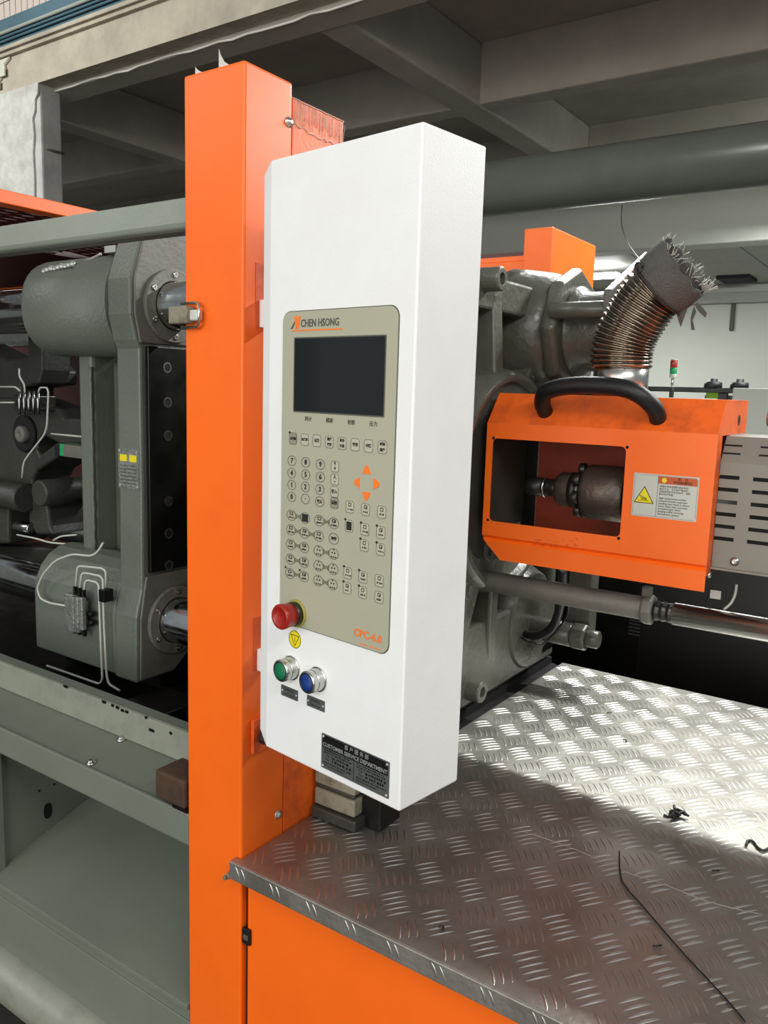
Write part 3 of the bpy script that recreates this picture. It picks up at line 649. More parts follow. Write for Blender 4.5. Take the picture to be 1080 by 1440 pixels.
#==================================================================== MOVABLE PLATEN
mv = thing('movable_platen', 'tall grey-green movable platen with drilled black face left of the post', 'machine platen', (-1.6, 1.6, .843))
edge = [(1.25, 1.93), (1.234, 1.874), (1.199, 1.778), (1.199, 1.70), (1.212, 1.645), (1.222, 1.625), (1.223, 1.287), (1.220, 1.068), (1.203, 1.003), (1.200, .844), (1.312, .843), (1.356, .877)]
far = [(3.2-y, z) for y, z in edge][::-1]
bm = NB(); add_prism(bm, [(-1.60, y, z) for y, z in edge+far], (.082, 0, 0)); link('platen_body', bm, M['grey'], mv, .006)
bm = NB(); add_box(bm, -1.517, -1.505, 1.236, 1.964, 1.108, 1.632); link('mould_face', bm, M['black'], mv, .002, 'black machined mounting face with bolt holes')
for py in (517, 566, 612.5, 705, 750, 795):
    p = aX(237.5, py, -1.505)
    for yy in (1.29, 1.44, 1.76, 1.91):
        bm = NB(); add_ringtube(bm, (-1.506, yy, p.z), (1, 0, 0), .0018, .0125, .0085, 18); hl = link('bolt_hole', bm, M['steel'], mv)
        bm = NB(); add_cyl(bm, (-1.509, yy, p.z), (-1.5046, yy, p.z), .0085, 16); link('hole_core', bm, M['void'], mv)
for zc, top_ in ((1.726, True), (.98, False)):
    bm = NB(); rings = []
    if top_: sec = [(1.315+.122*math.copysign(abs(math.cos(a_))**.85, math.cos(a_)), zc+.004+.120*math.copysign(abs(math.sin(a_))**.85, math.sin(a_))) for a_ in [PI/16+PI/16*k for k in range(32)]]
    else: sec = [(1.204, .848), (1.204, 1.00)]+[(1.312-.108*math.cos(PI/10*k), 1.0+.118*math.sin(PI/10*k)) for k in range(1, 10)]+[(1.42, 1.0), (1.42, .848)]
    for X, s_ in ((-1.935, .965), (-1.930, .99), (-1.92, 1.0), (-1.60, 1.0)):
        rings.append([Vector((X, 1.31+(y-1.31)*s_, zc+(z-zc)*s_)) for y, z in sec])
    add_rings(bm, rings, smooth=top_); link('tie_bar_boss', bm, M['grey'], mv, 0 if top_ else .004, seg=4)
    bm = NB(); add_prism(bm, [(-1.517, y, z) for y, z in (((1.242, 1.90), (1.206, 1.778), (1.206, 1.70), (1.220, 1.638), (1.45, 1.638), (1.45, 1.90)) if top_ else ((1.228, 1.10), (1.210, 1.0), (1.207, .850), (1.31, .850), (1.352, .885), (1.45, .885), (1.45, 1.10)))], (.006, 0, 0)); link('corner_pad', bm, M['flange'], mv, .004)
    bm = NB(); add_ringtube(bm, (-1.511, 1.31, zc), (1, 0, 0), .012, .083, .056, 40); fl = link('flange_ring', bm, M['flange'], mv, .0015)
    for k in range(6):
        a_ = PI/3*k+PI/6; bm = NB(); add_lathe(bm, (-1.4995, 1.31+.070*math.cos(a_), zc+.070*math.sin(a_)), (1, 0, 0), [(0, .007), (.004, .007), (.005, .0055), (.005, .003), (.002, .003)], 12, smooth=False); link('screw', bm, M['steel'], fl)
bm = NB(); add_box(bm, -1.858, -1.80, 1.30, 1.90, 1.10, 1.64); link('web', bm, M['grey'], mv, .01)
bm = NB(); add_box(bm, -1.80, -1.60, 1.36, 1.80, 1.10, 1.60); link('web_core', bm, M['greym'], mv, .01)
bm = NB(); p = aY(150, 640, 1.33); plate_bm(bm, frameY(1.36), -1.72, 1.35, .07, .16, .02, 0, .02, 4); link('pad', bm, M['greym'], mv)
bm = NB(); add_box(bm, -1.92, -1.53, 1.28, 1.92, .801, .8425); link('sliding_foot', bm, M['black'], mv, .004)
bm = NB(); add_tube(bm, [(-1.803, 1.298, 1.11+.025*k+0) for k in range(20)], [.004+.002*(k % 2) for k in range(20)], 5); link('weld_bead', bm, M['grey'], mv)
bm = NB(); add_tube(bm, smooth_path([aY(100, 372, 1.25), aY(125, 365, 1.25), aY(142, 357, 1.25)]), .003, 6); add_box(bm, -1.66, -1.62, 1.24, 1.27, 1.845, 1.86); link('top_tube', bm, M['sign_silver'], mv)
bm = NB()
for k in range(9):
    p = aY(62+k*5, 377-k*1.1, 1.22); add_lathe(bm, p+Vector((0, 0, -.012)), (0, 0, 1), [(0, .008), (.006+.004*(k % 3), .006), (.012, .003)], 6)
link('grease_drips', bm, M['sign_silver'], mv)
# data plate
WY = frameY(1.223)
a = aY(166, 633, 1.223); b = aY(197, 686, 1.223); c_ = aY(194, 637, 1.223)
pu, pz2 = (a.x+b.x)/2, (a.z+b.z)/2; pw = b.x-a.x-.003; ph = .092
bm = NB(); plate_bm(bm, WY, pu, pz2, pw, ph, .002, 0, .0015, 2); dp = link('data_plate', bm, M['castalu'], mv, label='small plate with two yellow warning symbols')
WD = frameY(1.2214)
for s in (-1, 1):
    bm = NB(); plate_bm(bm, WD, pu+s*pw*.23, pz2+ph*.27, pw*.34, ph*.17, .002, 0, .0006, 2); link('yellow_symbol', bm, M['yellow'], dp)
bm = NB()
for k in range(6): squiggle(bm, WD, pu-pw*.4, pu+pw*.36, pz2+ph*(.08-.09*k), .004, .0004, k+3)
outline_bm(bm, WD, pu, pz2, pw*.93, ph*.93, .002, .0007, .0003, 2); link('plate_print', bm, M['ink_grey'], dp)
for s in (-1, 1):
    for q in (-1, 1): screw(dp, WD, pu+s*pw*.42, pz2+q*ph*.44, .0028, .002, M['sign_silver'])
# lubrication block and its white tubes on the lower boss
lub = thing('lubrication_block', 'small cast lubrication distributor block with white tubes on the lower platen boss', 'valve block', tuple(aY(113, 885, 1.19)))
Wl = frameY(1.198)
def fy(x, y, h=.012): p = aY(x, y, 1.198-h); return p
c = fy(112, 850, 0)
bm = NB(); pts = [fy(x, y, 0) for x, y in ((101, 832), (116, 835), (120, 842), (125, 846), (124, 876), (121, 888), (108, 887), (103, 880), (100, 858))]
poly_bm(bm, Wl, [(p.x, p.z) for p in pts], 0, .020); link('block_body', bm, M['castalu'], lub, .003)
for k in range(3):
    p = fy(107+6*k, 861+k, .020); bm = NB(); add_box(bm, p.x-.0075, p.x+.0075, 1.166, 1.179, p.z-.040, p.z+.042); link('block_section', bm, M['castalu'], lub, .003)
for (x, y) in ((106, 833), (112, 835), (118, 838)):
    p = fy(x, y, .014); bm = NB(); add_cyl(bm, p+Vector((0, 0, -.006)), p+Vector((0, 0, .016)), .0055, 8, False); link('fitting', bm, M['black'], lub)
for (x, y) in ((106, 886), (112, 888), (119, 890)):
    p = fy(x, y, .014); bm = NB(); add_cyl(bm, p+Vector((0, 0, -.008)), p+Vector((0, 0, .006)), .0055, 8, False); link('fitting', bm, M['black'], lub)
for (x, y) in ((127, 863), (128, 875)):
    p = fy(x, y, .010); bm = NB(); add_cyl(bm, p+Vector((-.006, 0, 0)), p+Vector((.010, 0, 0)), .008, 8, False); link('fitting', bm, M['blackp'], lub)
p = fy(149, 835, .012); bm = NB(); add_box(bm, p.x-.010, p.x+.012, 1.172, 1.199, p.z-.018, p.z+.012); link('elbow_fitting', bm, M['black'], lub, .002)
for pts in ([(106, 832), (109, 798), (113, 796), (143, 799), (149, 803), (149, 825)],
            [(112, 832), (115, 806), (122, 806), (141, 810), (145, 815), (146, 870), (150, 950), (153, 962), (168, 971)],
            [(118, 834), (120, 817), (125, 816), (136, 819), (139, 823), (141, 880), (144, 955), (140, 962), (66, 936)],
            [(100, 853), (70, 848), (57, 842), (52, 828), (60, 808), (78, 788), (102, 779), (128, 782), (138, 776), (145, 763)]):
    bm = NB(); add_tube(bm, round_path([fy(x, y, .014) for x, y in pts], .022, 4), .0028, 7); link('white_tube', bm, M['sign_white'], lub)

# tie bars
for k, (y, z, lab) in enumerate(((1.31, 1.726, 'upper front polished tie bar between the platens'), (1.31, .98, 'lower front polished tie bar between the platens'), (1.89, .98, 'lower rear tie bar behind the front one'), (1.89, 1.726, 'upper rear tie bar behind the front one'))):
    bm = NB(); add_cyl(bm, (-3.2, y, z), (-.88, y, z), .054, 40); tag(link('tie_bar', bm, M['chrome']), lab, 'machine bar', 'tie bars of the clamping unit')

# toggle mechanism, grey darkened for the shaded interior, at the far left
tg = thing('toggle_mechanism', 'cast toggle linkage darkened for the interior shade, with lubrication lines behind the movable platen', 'machine', (-2.4, 1.6, .93))
def polyY(name, pts, Y, th, m, bev=.008, label=None):
    bm = NB(); P = [aY(x, y, Y) for x, y in pts]; add_prism(bm, P, (0, th, 0)); return link(name, bm, M[m], tg, bev, label)
polyY('upper_link', [(-60, 500), (-40, 480), (10, 505), (40, 500), (62, 520), (62, 540), (30, 545), (30, 640), (-60, 640)], 1.52, .12, 'greyd')
polyY('upper_link_arm', [(38, 470), (60, 470), (60, 520), (55, 540), (40, 540)], 1.50, .1, 'greyd')
polyY('crosshead', [(-60, 560), (30, 560), (62, 572), (72, 575), (90, 588), (135, 590), (135, 625), (85, 625), (60, 612), (50, 628), (56, 640), (80, 622), (100, 630), (52, 662), (45, 675), (48, 700), (48, 720), (-60, 720)], 1.48, .14, 'greyd')
polyY('lower_link', [(-60, 680), (40, 682), (60, 674), (70, 685), (70, 702), (66, 710), (70, 740), (76, 752), (50, 752), (40, 735), (40, 705), (12, 705), (12, 765), (-60, 765)], 1.44, .14, 'greyd')
c = aY(35, 692, 1.44)
p = aY(33, 610, 1.47)
bm = NB(); add_lathe(bm, (p.x, 1.482, p.z), (0, -1, 0), [(0, .058), (.012, .058), (.014, .05), (.014, .03)], 32); link('pin_bore', bm, M['void'], tg)
bm = NB(); add_lathe(bm, (p.x+.012, 1.48, p.z), (0, -1, 0), [(0, .026), (.03, .026), (.034, .022), (.034, .004), (.03, .003)], 24); link('pin', bm, M['flange'], tg)
p = aY(63, 693, 1.42); bm = NB(); add_cyl(bm, (p.x, 1.40, p.z), (p.x, 1.58, p.z), .040, 24); link('knuckle', bm, M['greyd'], tg)
p = aY(20, 695, 1.44); bm = NB(); add_cyl(bm, (p.x-.25, 1.42, p.z), (p.x+.10, 1.42, p.z), .045, 24); link('cross_pin', bm, M['greyd'], tg)
for k in range(5):
    a = aY(27.5+6.6*k, 550, 1.42); b = aY(27.5+6.6*k, 583, 1.42); bm = NB(); add_tube(bm, [a, a*.7+b*.3, a*.65+b*.35, a*.3+b*.7, b], [.004, .004, .006, .004, .005], 8); link('lube_injector', bm, M['chrome_dirty'], tg)
bm = NB(); a = aY(24, 555, 1.44); b = aY(60, 578, 1.44); add_box(bm, a.x, b.x, 1.43, 1.485, b.z, a.z); link('injector_block', bm, M['steel_dark'], tg, .003)
for pts in ([(27, 518), (27, 530), (34, 540), (35, 552)], [(-10, 544), (22, 544), (28, 550)], [(54, 552), (56, 545), (66, 545), (68, 552), (66, 600), (62, 612), (40, 640), (33, 650), (31, 672)], [(-10, 566), (20, 566)], [(72, 610), (115, 614)], [(24, 752), (50, 757), (70, 763), (105, 766)], [(75, 760), (85, 754), (108, 752)]):
    bm = NB(); add_tube(bm, round_path([aY(x, y, 1.41) for x, y in pts], .02, 3), .0028, 6); link('lube_line', bm, M['sign_white'], tg)
polyY('sensor_box', [(76, 626), (84, 624), (84, 641), (76, 640)], 1.40, .05, 'blackp', .002)
polyY('sensor_tip', [(84, 624), (89, 624.5), (89, 641.5), (84, 641)], 1.40, .05, 'ledgreen', .001, 'green end cap')
polyY('sensor_body', [(89, 625), (135, 630), (135, 648), (89, 642)], 1.40, .05, 'flange', .002)
polyY('base_casting', [(-80, 762), (20, 768), (110, 772), (160, 790), (160, 820), (60, 800), (-80, 790)], 1.50, .10, 'greyd')
c = aY(38, 744, 1.44); bm = NB(); add_cyl(bm, c+Vector((-.05, 0, 0)), c+Vector((.035, 0, .004)), .022, 16); link('piston_cap', bm, M['chrome_dirty'], tg)

# machine back wall (orange panel coloured dark for shade) and expanded-metal roof guard
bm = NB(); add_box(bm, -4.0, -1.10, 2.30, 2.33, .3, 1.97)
tag(link('rear_guard', bm, M['maroon']), 'orange rear guard panel, darkened for the shade deep inside the clamping unit', 'panel')
rg_ = thing('roof_guard', 'orange framed expanded metal roof guard at the upper left', 'guard', (-2.5, 1.7, 1.985))
ga = aZ(0, 265, 2.0); XG = ga.x
bm = NB(); add_box(bm, XG-.05, XG, .55, 2.28, 1.968, 2.0); link('frame_rail', bm, M['orange'], rg_, .002)
bm = NB(); add_box(bm, -3.9, XG-.05, 2.24, 2.28, 1.968, 2.0); link('frame_rail', bm, M['orange'], rg_, .002)
bm = NB()
for i in range(13):
    for j in range(24):
        x = XG-.075-.042*i-(.021 if j % 2 else 0); y = .78+j*.06
        for s in (-1, 1): add_tube(bm, [(x, y, 1.984), (x+s*.021, y+.06, 1.984)], .0045, 3)
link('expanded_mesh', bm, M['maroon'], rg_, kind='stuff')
bm = NB(); add_box(bm, -3.9, XG-.64, .55, 2.24, 1.972, 1.99); link('dark_fill_sheet', bm, M['maroon'], rg_)  # dark sheet added to fill the shaded area behind the mesh
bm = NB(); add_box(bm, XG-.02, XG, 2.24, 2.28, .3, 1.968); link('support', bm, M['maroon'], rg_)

# grey front rail
bm = NB()
prof = [(.885, 1.835), (.885, 1.800), (.888, 1.790), (.896, 1.784), (.925, 1.784), (.93, 1.79), (.93, 1.835)]
prof = [(y, z) for y, z in prof]
zt = aY(260, 277, .885).z; zb_ = aY(260, 322, .885).z; sc_ = (zt-zb_)
prof = [(.885, zt), (.885, zb_+.010), (.889, zb_+.003), (.898, zb_), (.928, zb_), (.93, zb_+.003), (.93, zt)]
add_prism(bm, [(-2.7, y, z) for y, z in prof], (1.749, 0, 0))
tag(link('guard_rail', bm, M['grey_lt'], bevel=.003), 'pale grey steel rail running left from the orange post', 'rail')

#==================================================================== MACHINE BED
bed = thing('machine_bed', 'grey-green painted machine bed with sloping chute left of the post', 'machine bed', (-2.2, 1.4, 0))
X0, X1 = -3.6, -.953
def runX(name, prof, m, x0=X0, x1=X1, bev=.003, label=None, par=None):
    bm = NB(); add_prism(bm, [(x0, y, z) for y, z in prof], (x1-x0, 0, 0)); return link(name, bm, M[m], par or bed, bev, label)
runX('bed_rail', [(.960, .88), (.960, .931), (.983, .933), (.983, .88)], 'bed', bev=.002)
runX('upper_flange', [(.950, .872), (.950, .931), (.958, .933), (.958, .872)], 'bed_dirty', bev=.002)
runX('sloping_ledge', [(.853, .852), (.957, .872), (.957, .862), (.853, .842)], 'bed', bev=.001)
runX('front_beam', [(.852, .800), (.852, .856), (.860, .856), (.860, .800)], 'bed', bev=.003)
runX('beam_return', [(.853, .800), (.853, .806), (.90, .806), (.90, .800)], 'bed', bev=.001)
runX('slide_way', [(1.05, .76), (1.05, .80), (2.15, .80), (2.15, .76)], 'black', X0, -1.045)
runX('inner_wall', [(1.165, .40), (1.165, .79), (1.19, .79), (1.19, .40)], 'greyd')
runX('chute', [(.846, .502), (.846, .512), (1.17, .612), (1.17, .602)], 'bed', -1.56, X1, .001, 'sloping grey chute plate')
bm = NB(); add_box(bm, -1.572, -1.560, .88, 1.165, .48, .80); w_in = link('side_wall', bm, M['bed'], bed, .001)
p = aX(67, 1140, -1.56); bm = NB(); poly_bm(bm, frameX(-1.56), [(p.y+.012*a, p.z+.018*b) for a, b in rrect(1.6, 2, .7, 4)], 0, .0012); link('slot_hole', bm, M['void'], bed)
for x, y in ((55, 1112), (76, 1103)):
    p = aX(x, y, -1.56); bm = NB(); add_cyl(bm, p, p+Vector((.001, 0, 0)), .003, 8); link('hole', bm, M['void'], bed)
runX('bay_post', [(.85, .30), (.85, .80), (.88, .80), (.88, .30)], 'bed', -1.60, -1.548, .003)
runX('chute', [(.846, .502), (.846, .512), (1.17, .612), (1.17, .602)], 'bed', X0, -1.62, .001)
runX('chute_lip', [(.852, .478), (.852, .512), (.858, .512), (.858, .478)], 'bed')
runX('lower_panel', [(.853, .34), (.853, .477), (.863, .477), (.863, .34)], 'bed', -1.55, X1)
runX('lower_panel', [(.853, .34), (.853, .478), (.863, .478), (.863, .34)], 'bed', X0, -1.555)
bm = NB()
kick = [(.875, .22), (.84, .24), (.820, .27), (.812, .30), (.815, .335), (.828, .355), (.85, .36), (.875, .36)]
add_prism(bm, [(X0, y, z) for y, z in kick], (X1-X0, 0, 0), True); link('kick_rail', bm, M['bed_dirty'], bed)
runX('sump', [(1.10, .0), (1.10, .36), (1.2, .36), (1.2, .0)], 'void')
# chute fold marks
bm = NB(); add_tube(bm, [aZ(190, 1327, .55)+Vector((0, 0, 0)), aZ(225, 1270, .56), aZ(258, 1235, .57)], .0008, 4)
for (x, y) in ((171, 1047), (128, 1070)):
    p = aZ(x, y, .860); p.z = .852+(p.y-.847)*.182+.001
    bm = NB(); add_lathe(bm, p, (0, -.18, 1), [(0, .0095), (.001, .0095), (.0015, .006), (.005, .005), (.006, .003)], 14); link('button_screw', bm, M['steel'], bed)
# chipped paint on the rail
bm = NB()
for (x, y) in ((146, 990), (158, 995), (165, 998), (172, 1002), (178, 1004), (205, 1012), (92, 968), (240, 1034), (213, 1030)):
    p = aY(x, y, .9495); plate_bm(bm, frameY(.9499), p.x, p.z+.004, random.uniform(.006, .016), .006, .002, 0, .0003, 2)
link('paint_chips', bm, M['black'], bed)
bm = NB(); p = aY(235, 1100, .87)
add_box(bm, p.x-.001, -.954, .845, .905, .866, .915); 
tag(link('stop_block', bm, M['wood'], bevel=.004), 'dark brown rubber stop block on the bed against the orange post', 'block')
bm = NB(); q = aY(255, 1125, .86); add_box(bm, q.x-.01, -.954, .849, .87, .858, .8655); o = link('stop_bolt', bm, M['black']); tag(o, 'small black bolt under the brown stop block', 'bolt')
# guide shoe under the movable platen
bm = NB(); add_box(bm, -1.93, -1.45, 1.22, 1.98, .8425, .8428+.0); bm.free()
t = thing('slide_shoe', 'black oily slide shoe under the lower corner of the movable platen', 'machine part', (-1.43, 1.16, .801))
bm = NB(); add_box(bm, -1.50, -1.36, 1.06, 1.27, .801, .825); link('shoe_plate', bm, M['black'], t, .004)
for k in range(4):
    bm = NB(); add_cyl(bm, (-1.48+.032*k, 1.09+.02*(k % 2), .825), (-1.48+.032*k, 1.09+.02*(k % 2), .842), .008, 6, False); link('bolt', bm, M['black'], t)

#==================================================================== INJECTION HOOD
hd = thing('nozzle_hood', 'orange nozzle safety hood with window opening and black handle', 'machine cover', (-.56, 1.6, 1.20))
YF = 1.513; HL, HR = -.786, -.333
Wh = frameY(YF)
# front face with a real window
wu0, wu1, wz0, wz1 = -.772, -.4935, 1.2865, 1.4585
def holed(W, outer, hole, h0, h1, bm):
    n = len(hole); 
    def conn(h, flip):
        vo = [bm.verts.new(W(p, h, q)) for p, q in outer]; vh = [bm.verts.new(W(p, h, q)) for p, q in hole]
        k = n//4
        for s in range(4):
            seg_ = vh[s*k:(s+1)*k]; o_ = vo[s]
            for i in range(len(seg_)-1): bm.faces.new((o_, seg_[i], seg_[i+1]))
            bm.faces.new((o_, seg_[-1], vh[((s+1)*k) % n], vo[(s+1) % 4]))
        return vo, vh
    a, b = conn(h0, 0), conn(h1, 1)
    for l0, l1 in zip(a, b):
        for i in range(len(l0)): bm.faces.new((l0[i], l0[(i+1) % len(l0)], l1[(i+1) % len(l1)], l1[i]))
hole = [((wu0+wu1)/2+a, (wz0+wz1)/2+b) for a, b in rrect(wu1-wu0, wz1-wz0, .010, 5)]
outer = [(HR, 1.490), (HL, 1.490), (HL, 1.2555), (HR, 1.2555)]
bm = NB(); holed(Wh, outer, hole, -.003, 0, bm); link('front_panel', bm, M['orange'], hd)
bm = NB(); prof = [(1.513, 1.490), (1.560, 1.551), (1.70, 1.551), (1.70, 1.548), (1.563, 1.548), (1.516, 1.489)]
add_prism(bm, [(HL, y, z) for y, z in prof], (HR-HL, 0, 0)); link('top_panel', bm, M['orange_old'], hd, .001, 'dusty bevelled top panel')
bm = NB(); prof = [(1.513, 1.2555), (1.526, 1.250), (1.508, 1.241), (1.512, 1.202), (1.515, 1.202), (1.512, 1.240), (1.530, 1.250), (1.516, 1.2575)]
zl = aY(990, 833, 1.51).z
prof = [(1.513, 1.2560), (1.519, 1.2500), (1.512, 1.2440), (1.512, zl), (1.515, zl), (1.515, 1.243), (1.522, 1.250), (1.516, 1.2565)]
pl_ = [(HL, y, z) for y, z in prof]; bm = NB()
a = [bm.verts.new(Vector((HL+(.045 if z < 1.22 else .006 if z < 1.25 else 0), y, z))) for y, z in prof]; b = [bm.verts.new(Vector((HR, y, z))) for y, z in prof]; n = len(a)
bm.faces.new(a[::-1]); bm.faces.new(b)
for i in range(n): bm.faces.new((a[i], a[(i+1) % n], b[(i+1) % n], b[i]))
link('skirt', bm, M['orange'], hd)
# right-hand flange
bm = NB(); prof = [(1.516, 1.489), (1.562, 1.548), (1.742, 1.551), (1.742, 1.487), (1.60, 1.487), (1.548, 1.487), (1.548, 1.235), (1.516, 1.235)]
add_prism(bm, [(HR-.003, y, z) for y, z in prof], (.003, 0, 0)); link('end_flange', bm, M['orange_old'], hd)
bm = NB(); add_lathe(bm, (HR-.0005, 1.672, 1.513), (1, 0, 0), [(0, .010), (.001, .010)], 16); link('end_hole', bm, M['void'], hd)
bm = NB(); add_box(bm, HL+.035, HR-.02, 1.70, 1.703, 1.212, 1.548); link('rear_panel', bm, M['shadeor'], hd)
bm = NB(); add_box(bm, HL, HL+.033, 1.70, 1.703, 1.20, 1.548); link('inner_panel', bm, M['black'], hd)
bm = NB(); add_box(bm, HL+.001, HL+.004, 1.518, 1.70, 1.262, 1.485); link('side_plate', bm, M['greyd'], hd)
for x, y in ((694, 616), (882, 629), (870, 757), (686, 731)):
    p = aY(x, y, YF); bm = NB(); add_cyl(bm, (p.x, YF+.001, p.z), (p.x, YF-.0006, p.z), .0032, 12); link('screw_hole', bm, M['void'], hd)
# paint scuffs on the fold
bm = NB()
for k in range(26):
    p = aY(random.uniform(748, 815), random.uniform(757, 768), YF-.0002); 
    plate_bm(bm, frameY(YF), p.x, p.z, random.uniform(.002, .009), random.uniform(.0008, .003), .0004, 0, .0002, 1)
link('scuff', bm, M['orange_dirty'], hd)
# handle
bm = NB(); hp = [aY(*q) for q in ((773, 578, 1.530), (775, 560, 1.530), (784, 545, 1.535), (812, 541, 1.545), (850, 543, 1.545), (885, 551, 1.540), (902, 556, 1.535), (914, 572, 1.530), (914, 586, 1.530))]
a_ = (1.533, 1.517); 
yy = 1.540
hp = [Vector((-.668, 1.536, 1.513)), Vector((-.668, 1.514, 1.535)), Vector((-.652, 1.497, 1.556)), Vector((-.610, 1.490, 1.567)), Vector((-.555, 1.488, 1.570)), Vector((-.500, 1.490, 1.566)), Vector((-.468, 1.497, 1.553)), Vector((-.447, 1.515, 1.530)), Vector((-.445, 1.535, 1.508))]
hs = smooth_path(hp, 5); nn = len(hs)
add_tube(bm, hs, [.0155+.0012*math.sin(PI*i/(nn-1)) for i in range(nn)], 14); link('handle', bm, M['blackp'], hd, label='black plastic grab handle')
# warning sign
u0, u1, z0, z1 = -.475, -.3575, 1.3315, 1.412; um = (u0+u1)/2; zm = (z0+z1)/2
bm = NB(); plate_bm(bm, Wh, um, zm, u1-u0, z1-z0, .001, 0, .0008, 1); ws = link('warning_sign', bm, M['sign_white'], hd, label='pale warning plate with yellow triangle')
Ww = frameY(YF-.0008)
uc = u0+(u1-u0)*.385
bm = NB(); outline_bm(bm, Ww, um, zm, u1-u0-.004, z1-z0-.004, .001, .0004, .0002, 1); add_box(bm, uc-.0003, uc+.0003, 0, .0002, z0+.002, z1-.002, Ww)
tu = u0+.0215; tz = zm-.002
tri = [(tu-.0185, tz-.013), (tu+.0185, tz-.013), (tu, tz+.019)]
poly_bm(bm, Ww, tri, 0, .0003)
ys = z1-.0215
for k in range(4):
    u = uc+.004; rnd = random.Random(k)
add_text(bm, '喷嘴处有高温塑料溅出危险，', .0043, Ww, uc+.003, ys, .0001, 'LEFT'); add_text(bm, '操作不当，会引致严重烧伤，', .0043, Ww, uc+.003, ys-.0048, .0001, 'LEFT')
add_text(bm, '清理或维修注射系统时，请配', .0043, Ww, uc+.003, ys-.0096, .0001, 'LEFT'); add_text(bm, '戴好防护装备。', .0043, Ww, uc+.003, ys-.0144, .0001, 'LEFT')
for k, s in enumerate(('High temperature molten', 'material present. Improper', 'handling may result in severe', 'burns. Keep clear and wear', 'protective gear when', 'purging and/or servicing', 'the injection system.')):
    add_text(bm, s, .0050, Ww, uc+.003, ys-.0215-.0049*k, .0001, 'LEFT', sx=.95, bold=.00005)
link('sign_print', bm, M['ink'], ws)
bm = NB(); Wz = frameY(YF-.0011); poly_bm(bm, Wz, [(tu+(p-tu)*.87, tz+(q-tz)*.87-.0004) for p, q in tri], 0, .0002); link('triangle', bm, M['yellow'], ws)
bm = NB(); Wz2 = frameY(YF-.0013)
for k in range(4): add_tube(bm, [Wz2(tu-.010+.002*k, 0, tz+.002-.003*k), Wz2(tu+.003+.002*k, 0, tz-.003-.002*k)], .0004, 4)
add_tube(bm, [Wz2(tu-.010, 0, tz-.010), Wz2(tu+.006, 0, tz-.003)], .0004, 4); link('hazard_symbol', bm, M['ink'], ws)
bm = NB(); add_box(bm, uc+.0005, u1-.003, 0, .0003, z1-.0165, z1-.003, Ww); link('sign_header', bm, M['sign_orange'], ws)
bm = NB(); W3 = frameY(YF-.0011); add_text(bm, '警    告', .0062, W3, uc+.044, z1-.0065, .0001); add_text(bm, 'WARNING', .0068, W3, uc+.044, z1-.0125, .0001, bold=.0002); link('lettering', bm, M['ink'], ws)
bm = NB(); plate_bm(bm, W3, uc+.011, z1-.010, .009, .009, .0045, 0, .0002, 5); link('header_symbol', bm, M['yellow'], ws)
for s in (-1, 1):
    for q in (-1, 1): screw(ws, Ww, um+s*((u1-u0)/2-.003), zm+q*((z1-z0)/2-.003), .0018, .001, M['sign_silver'])

# nozzle and heated barrel seen through the window
nz = thing('injection_nozzle', 'sooty steel injection nozzle and barrel end inside the hood window', 'nozzle', (-.6, 1.607, 1.30))
NY, NZ = 1.607, 1.357
def cx(name, x0, prof, m, n=28, label=None):
    bm = NB(); add_lathe(bm, (x0, NY, NZ), (1, 0, 0), prof, n); return link(name, bm, M[m], nz, 0, label)
px = lambda x: aY(x, 690, 1.575).x
cx('nozzle_tip', px(727), [(0, .003), (.004, .008), (.010, .013), (.012, .020), (.045, .020), (.047, .014)], 'steel_dark', 12)
cx('nozzle_collar', px(757), [(0, .019), (.001, .0225), (.004, .0225), (.005, .020)], 'steel', 24)
cx('nozzle_body', px(759), [(0, .018), (.03, .019), (.032, .017)], 'steel_dark')
cx('nozzle_adapter', px(777), [(0, .030), (.008, .036), (.050, .036), (.056, .034)], 'soot')
cx('heater_band', px(797), [(0, .037), (.018, .037)], 'steel_dark')
cx('barrel_end', px(816), [(0, .040), (.003, .052), (.010, .056), (.13, .056)], 'soot', 36)
for k in range(8):
    a_ = 2*PI*k/8+.2; bm = NB(); y = NY+.046*math.cos(a_); z = NZ+.046*math.sin(a_)
    add_cyl(bm, (px(808), y, z), (px(817), y, z), .0125, 12); link('barrel_bolt', bm, M['steel_dark'], nz)
cx('nozzle_flange', px(880), [(0, .062), (.3, .062)], 'black')

# barrel cover with slots
cv = thing('barrel_cover', 'warm grey slotted sheet metal barrel cover right of the orange hood', 'machine cover', (.1, 1.62, 1.25))
Wv = frameY(1.545); cx0, cx1 = HR+.001, .35
rows = [aY(1038, y, 1.545).z for y in (672, 690, 707, 725, 742, 759)]
rows = [1.414-.0223*k for k in range(6)]
cols = []; x = -.298-.0745
cols = [(-.372+k*.0965, -.298+k*.0965) for k in range(7)]
# the sheet is built from strips so that each slot is a real gap
bm = NB(); zlo, zhi = 1.250, 1.440
zs = [zhi]
for r in rows: zs += [r+.0035, r-.0035]
zs.append(zlo)
for i in range(len(zs)-1):
    if i % 2 == 0: add_box(bm, cx0, cx1, -.002, 0, zs[i+1], zs[i], Wv)
    else:
        e0 = cx0
        for a_, b_ in cols:
            if i == 5 and False: continue
            if a_ > e0: add_box(bm, e0, a_, -.002, 0, zs[i+1], zs[i], Wv)
            e0 = max(b_, e0)
        add_box(bm, e0, cx1, -.002, 0, zs[i+1], zs[i], Wv)
link('cover_sheet', bm, M['cover'], cv)
bm = NB()
prof = [(1.545, 1.440), (1.545+.030, 1.486), (1.72, 1.486), (1.72, 1.484), (1.577, 1.484), (1.547, 1.440)]
add_prism(bm, [(cx0, y, z) for y, z in prof], (cx1-cx0, 0, 0)); link('cover_top', bm, M['cover'], cv)
bm = NB()
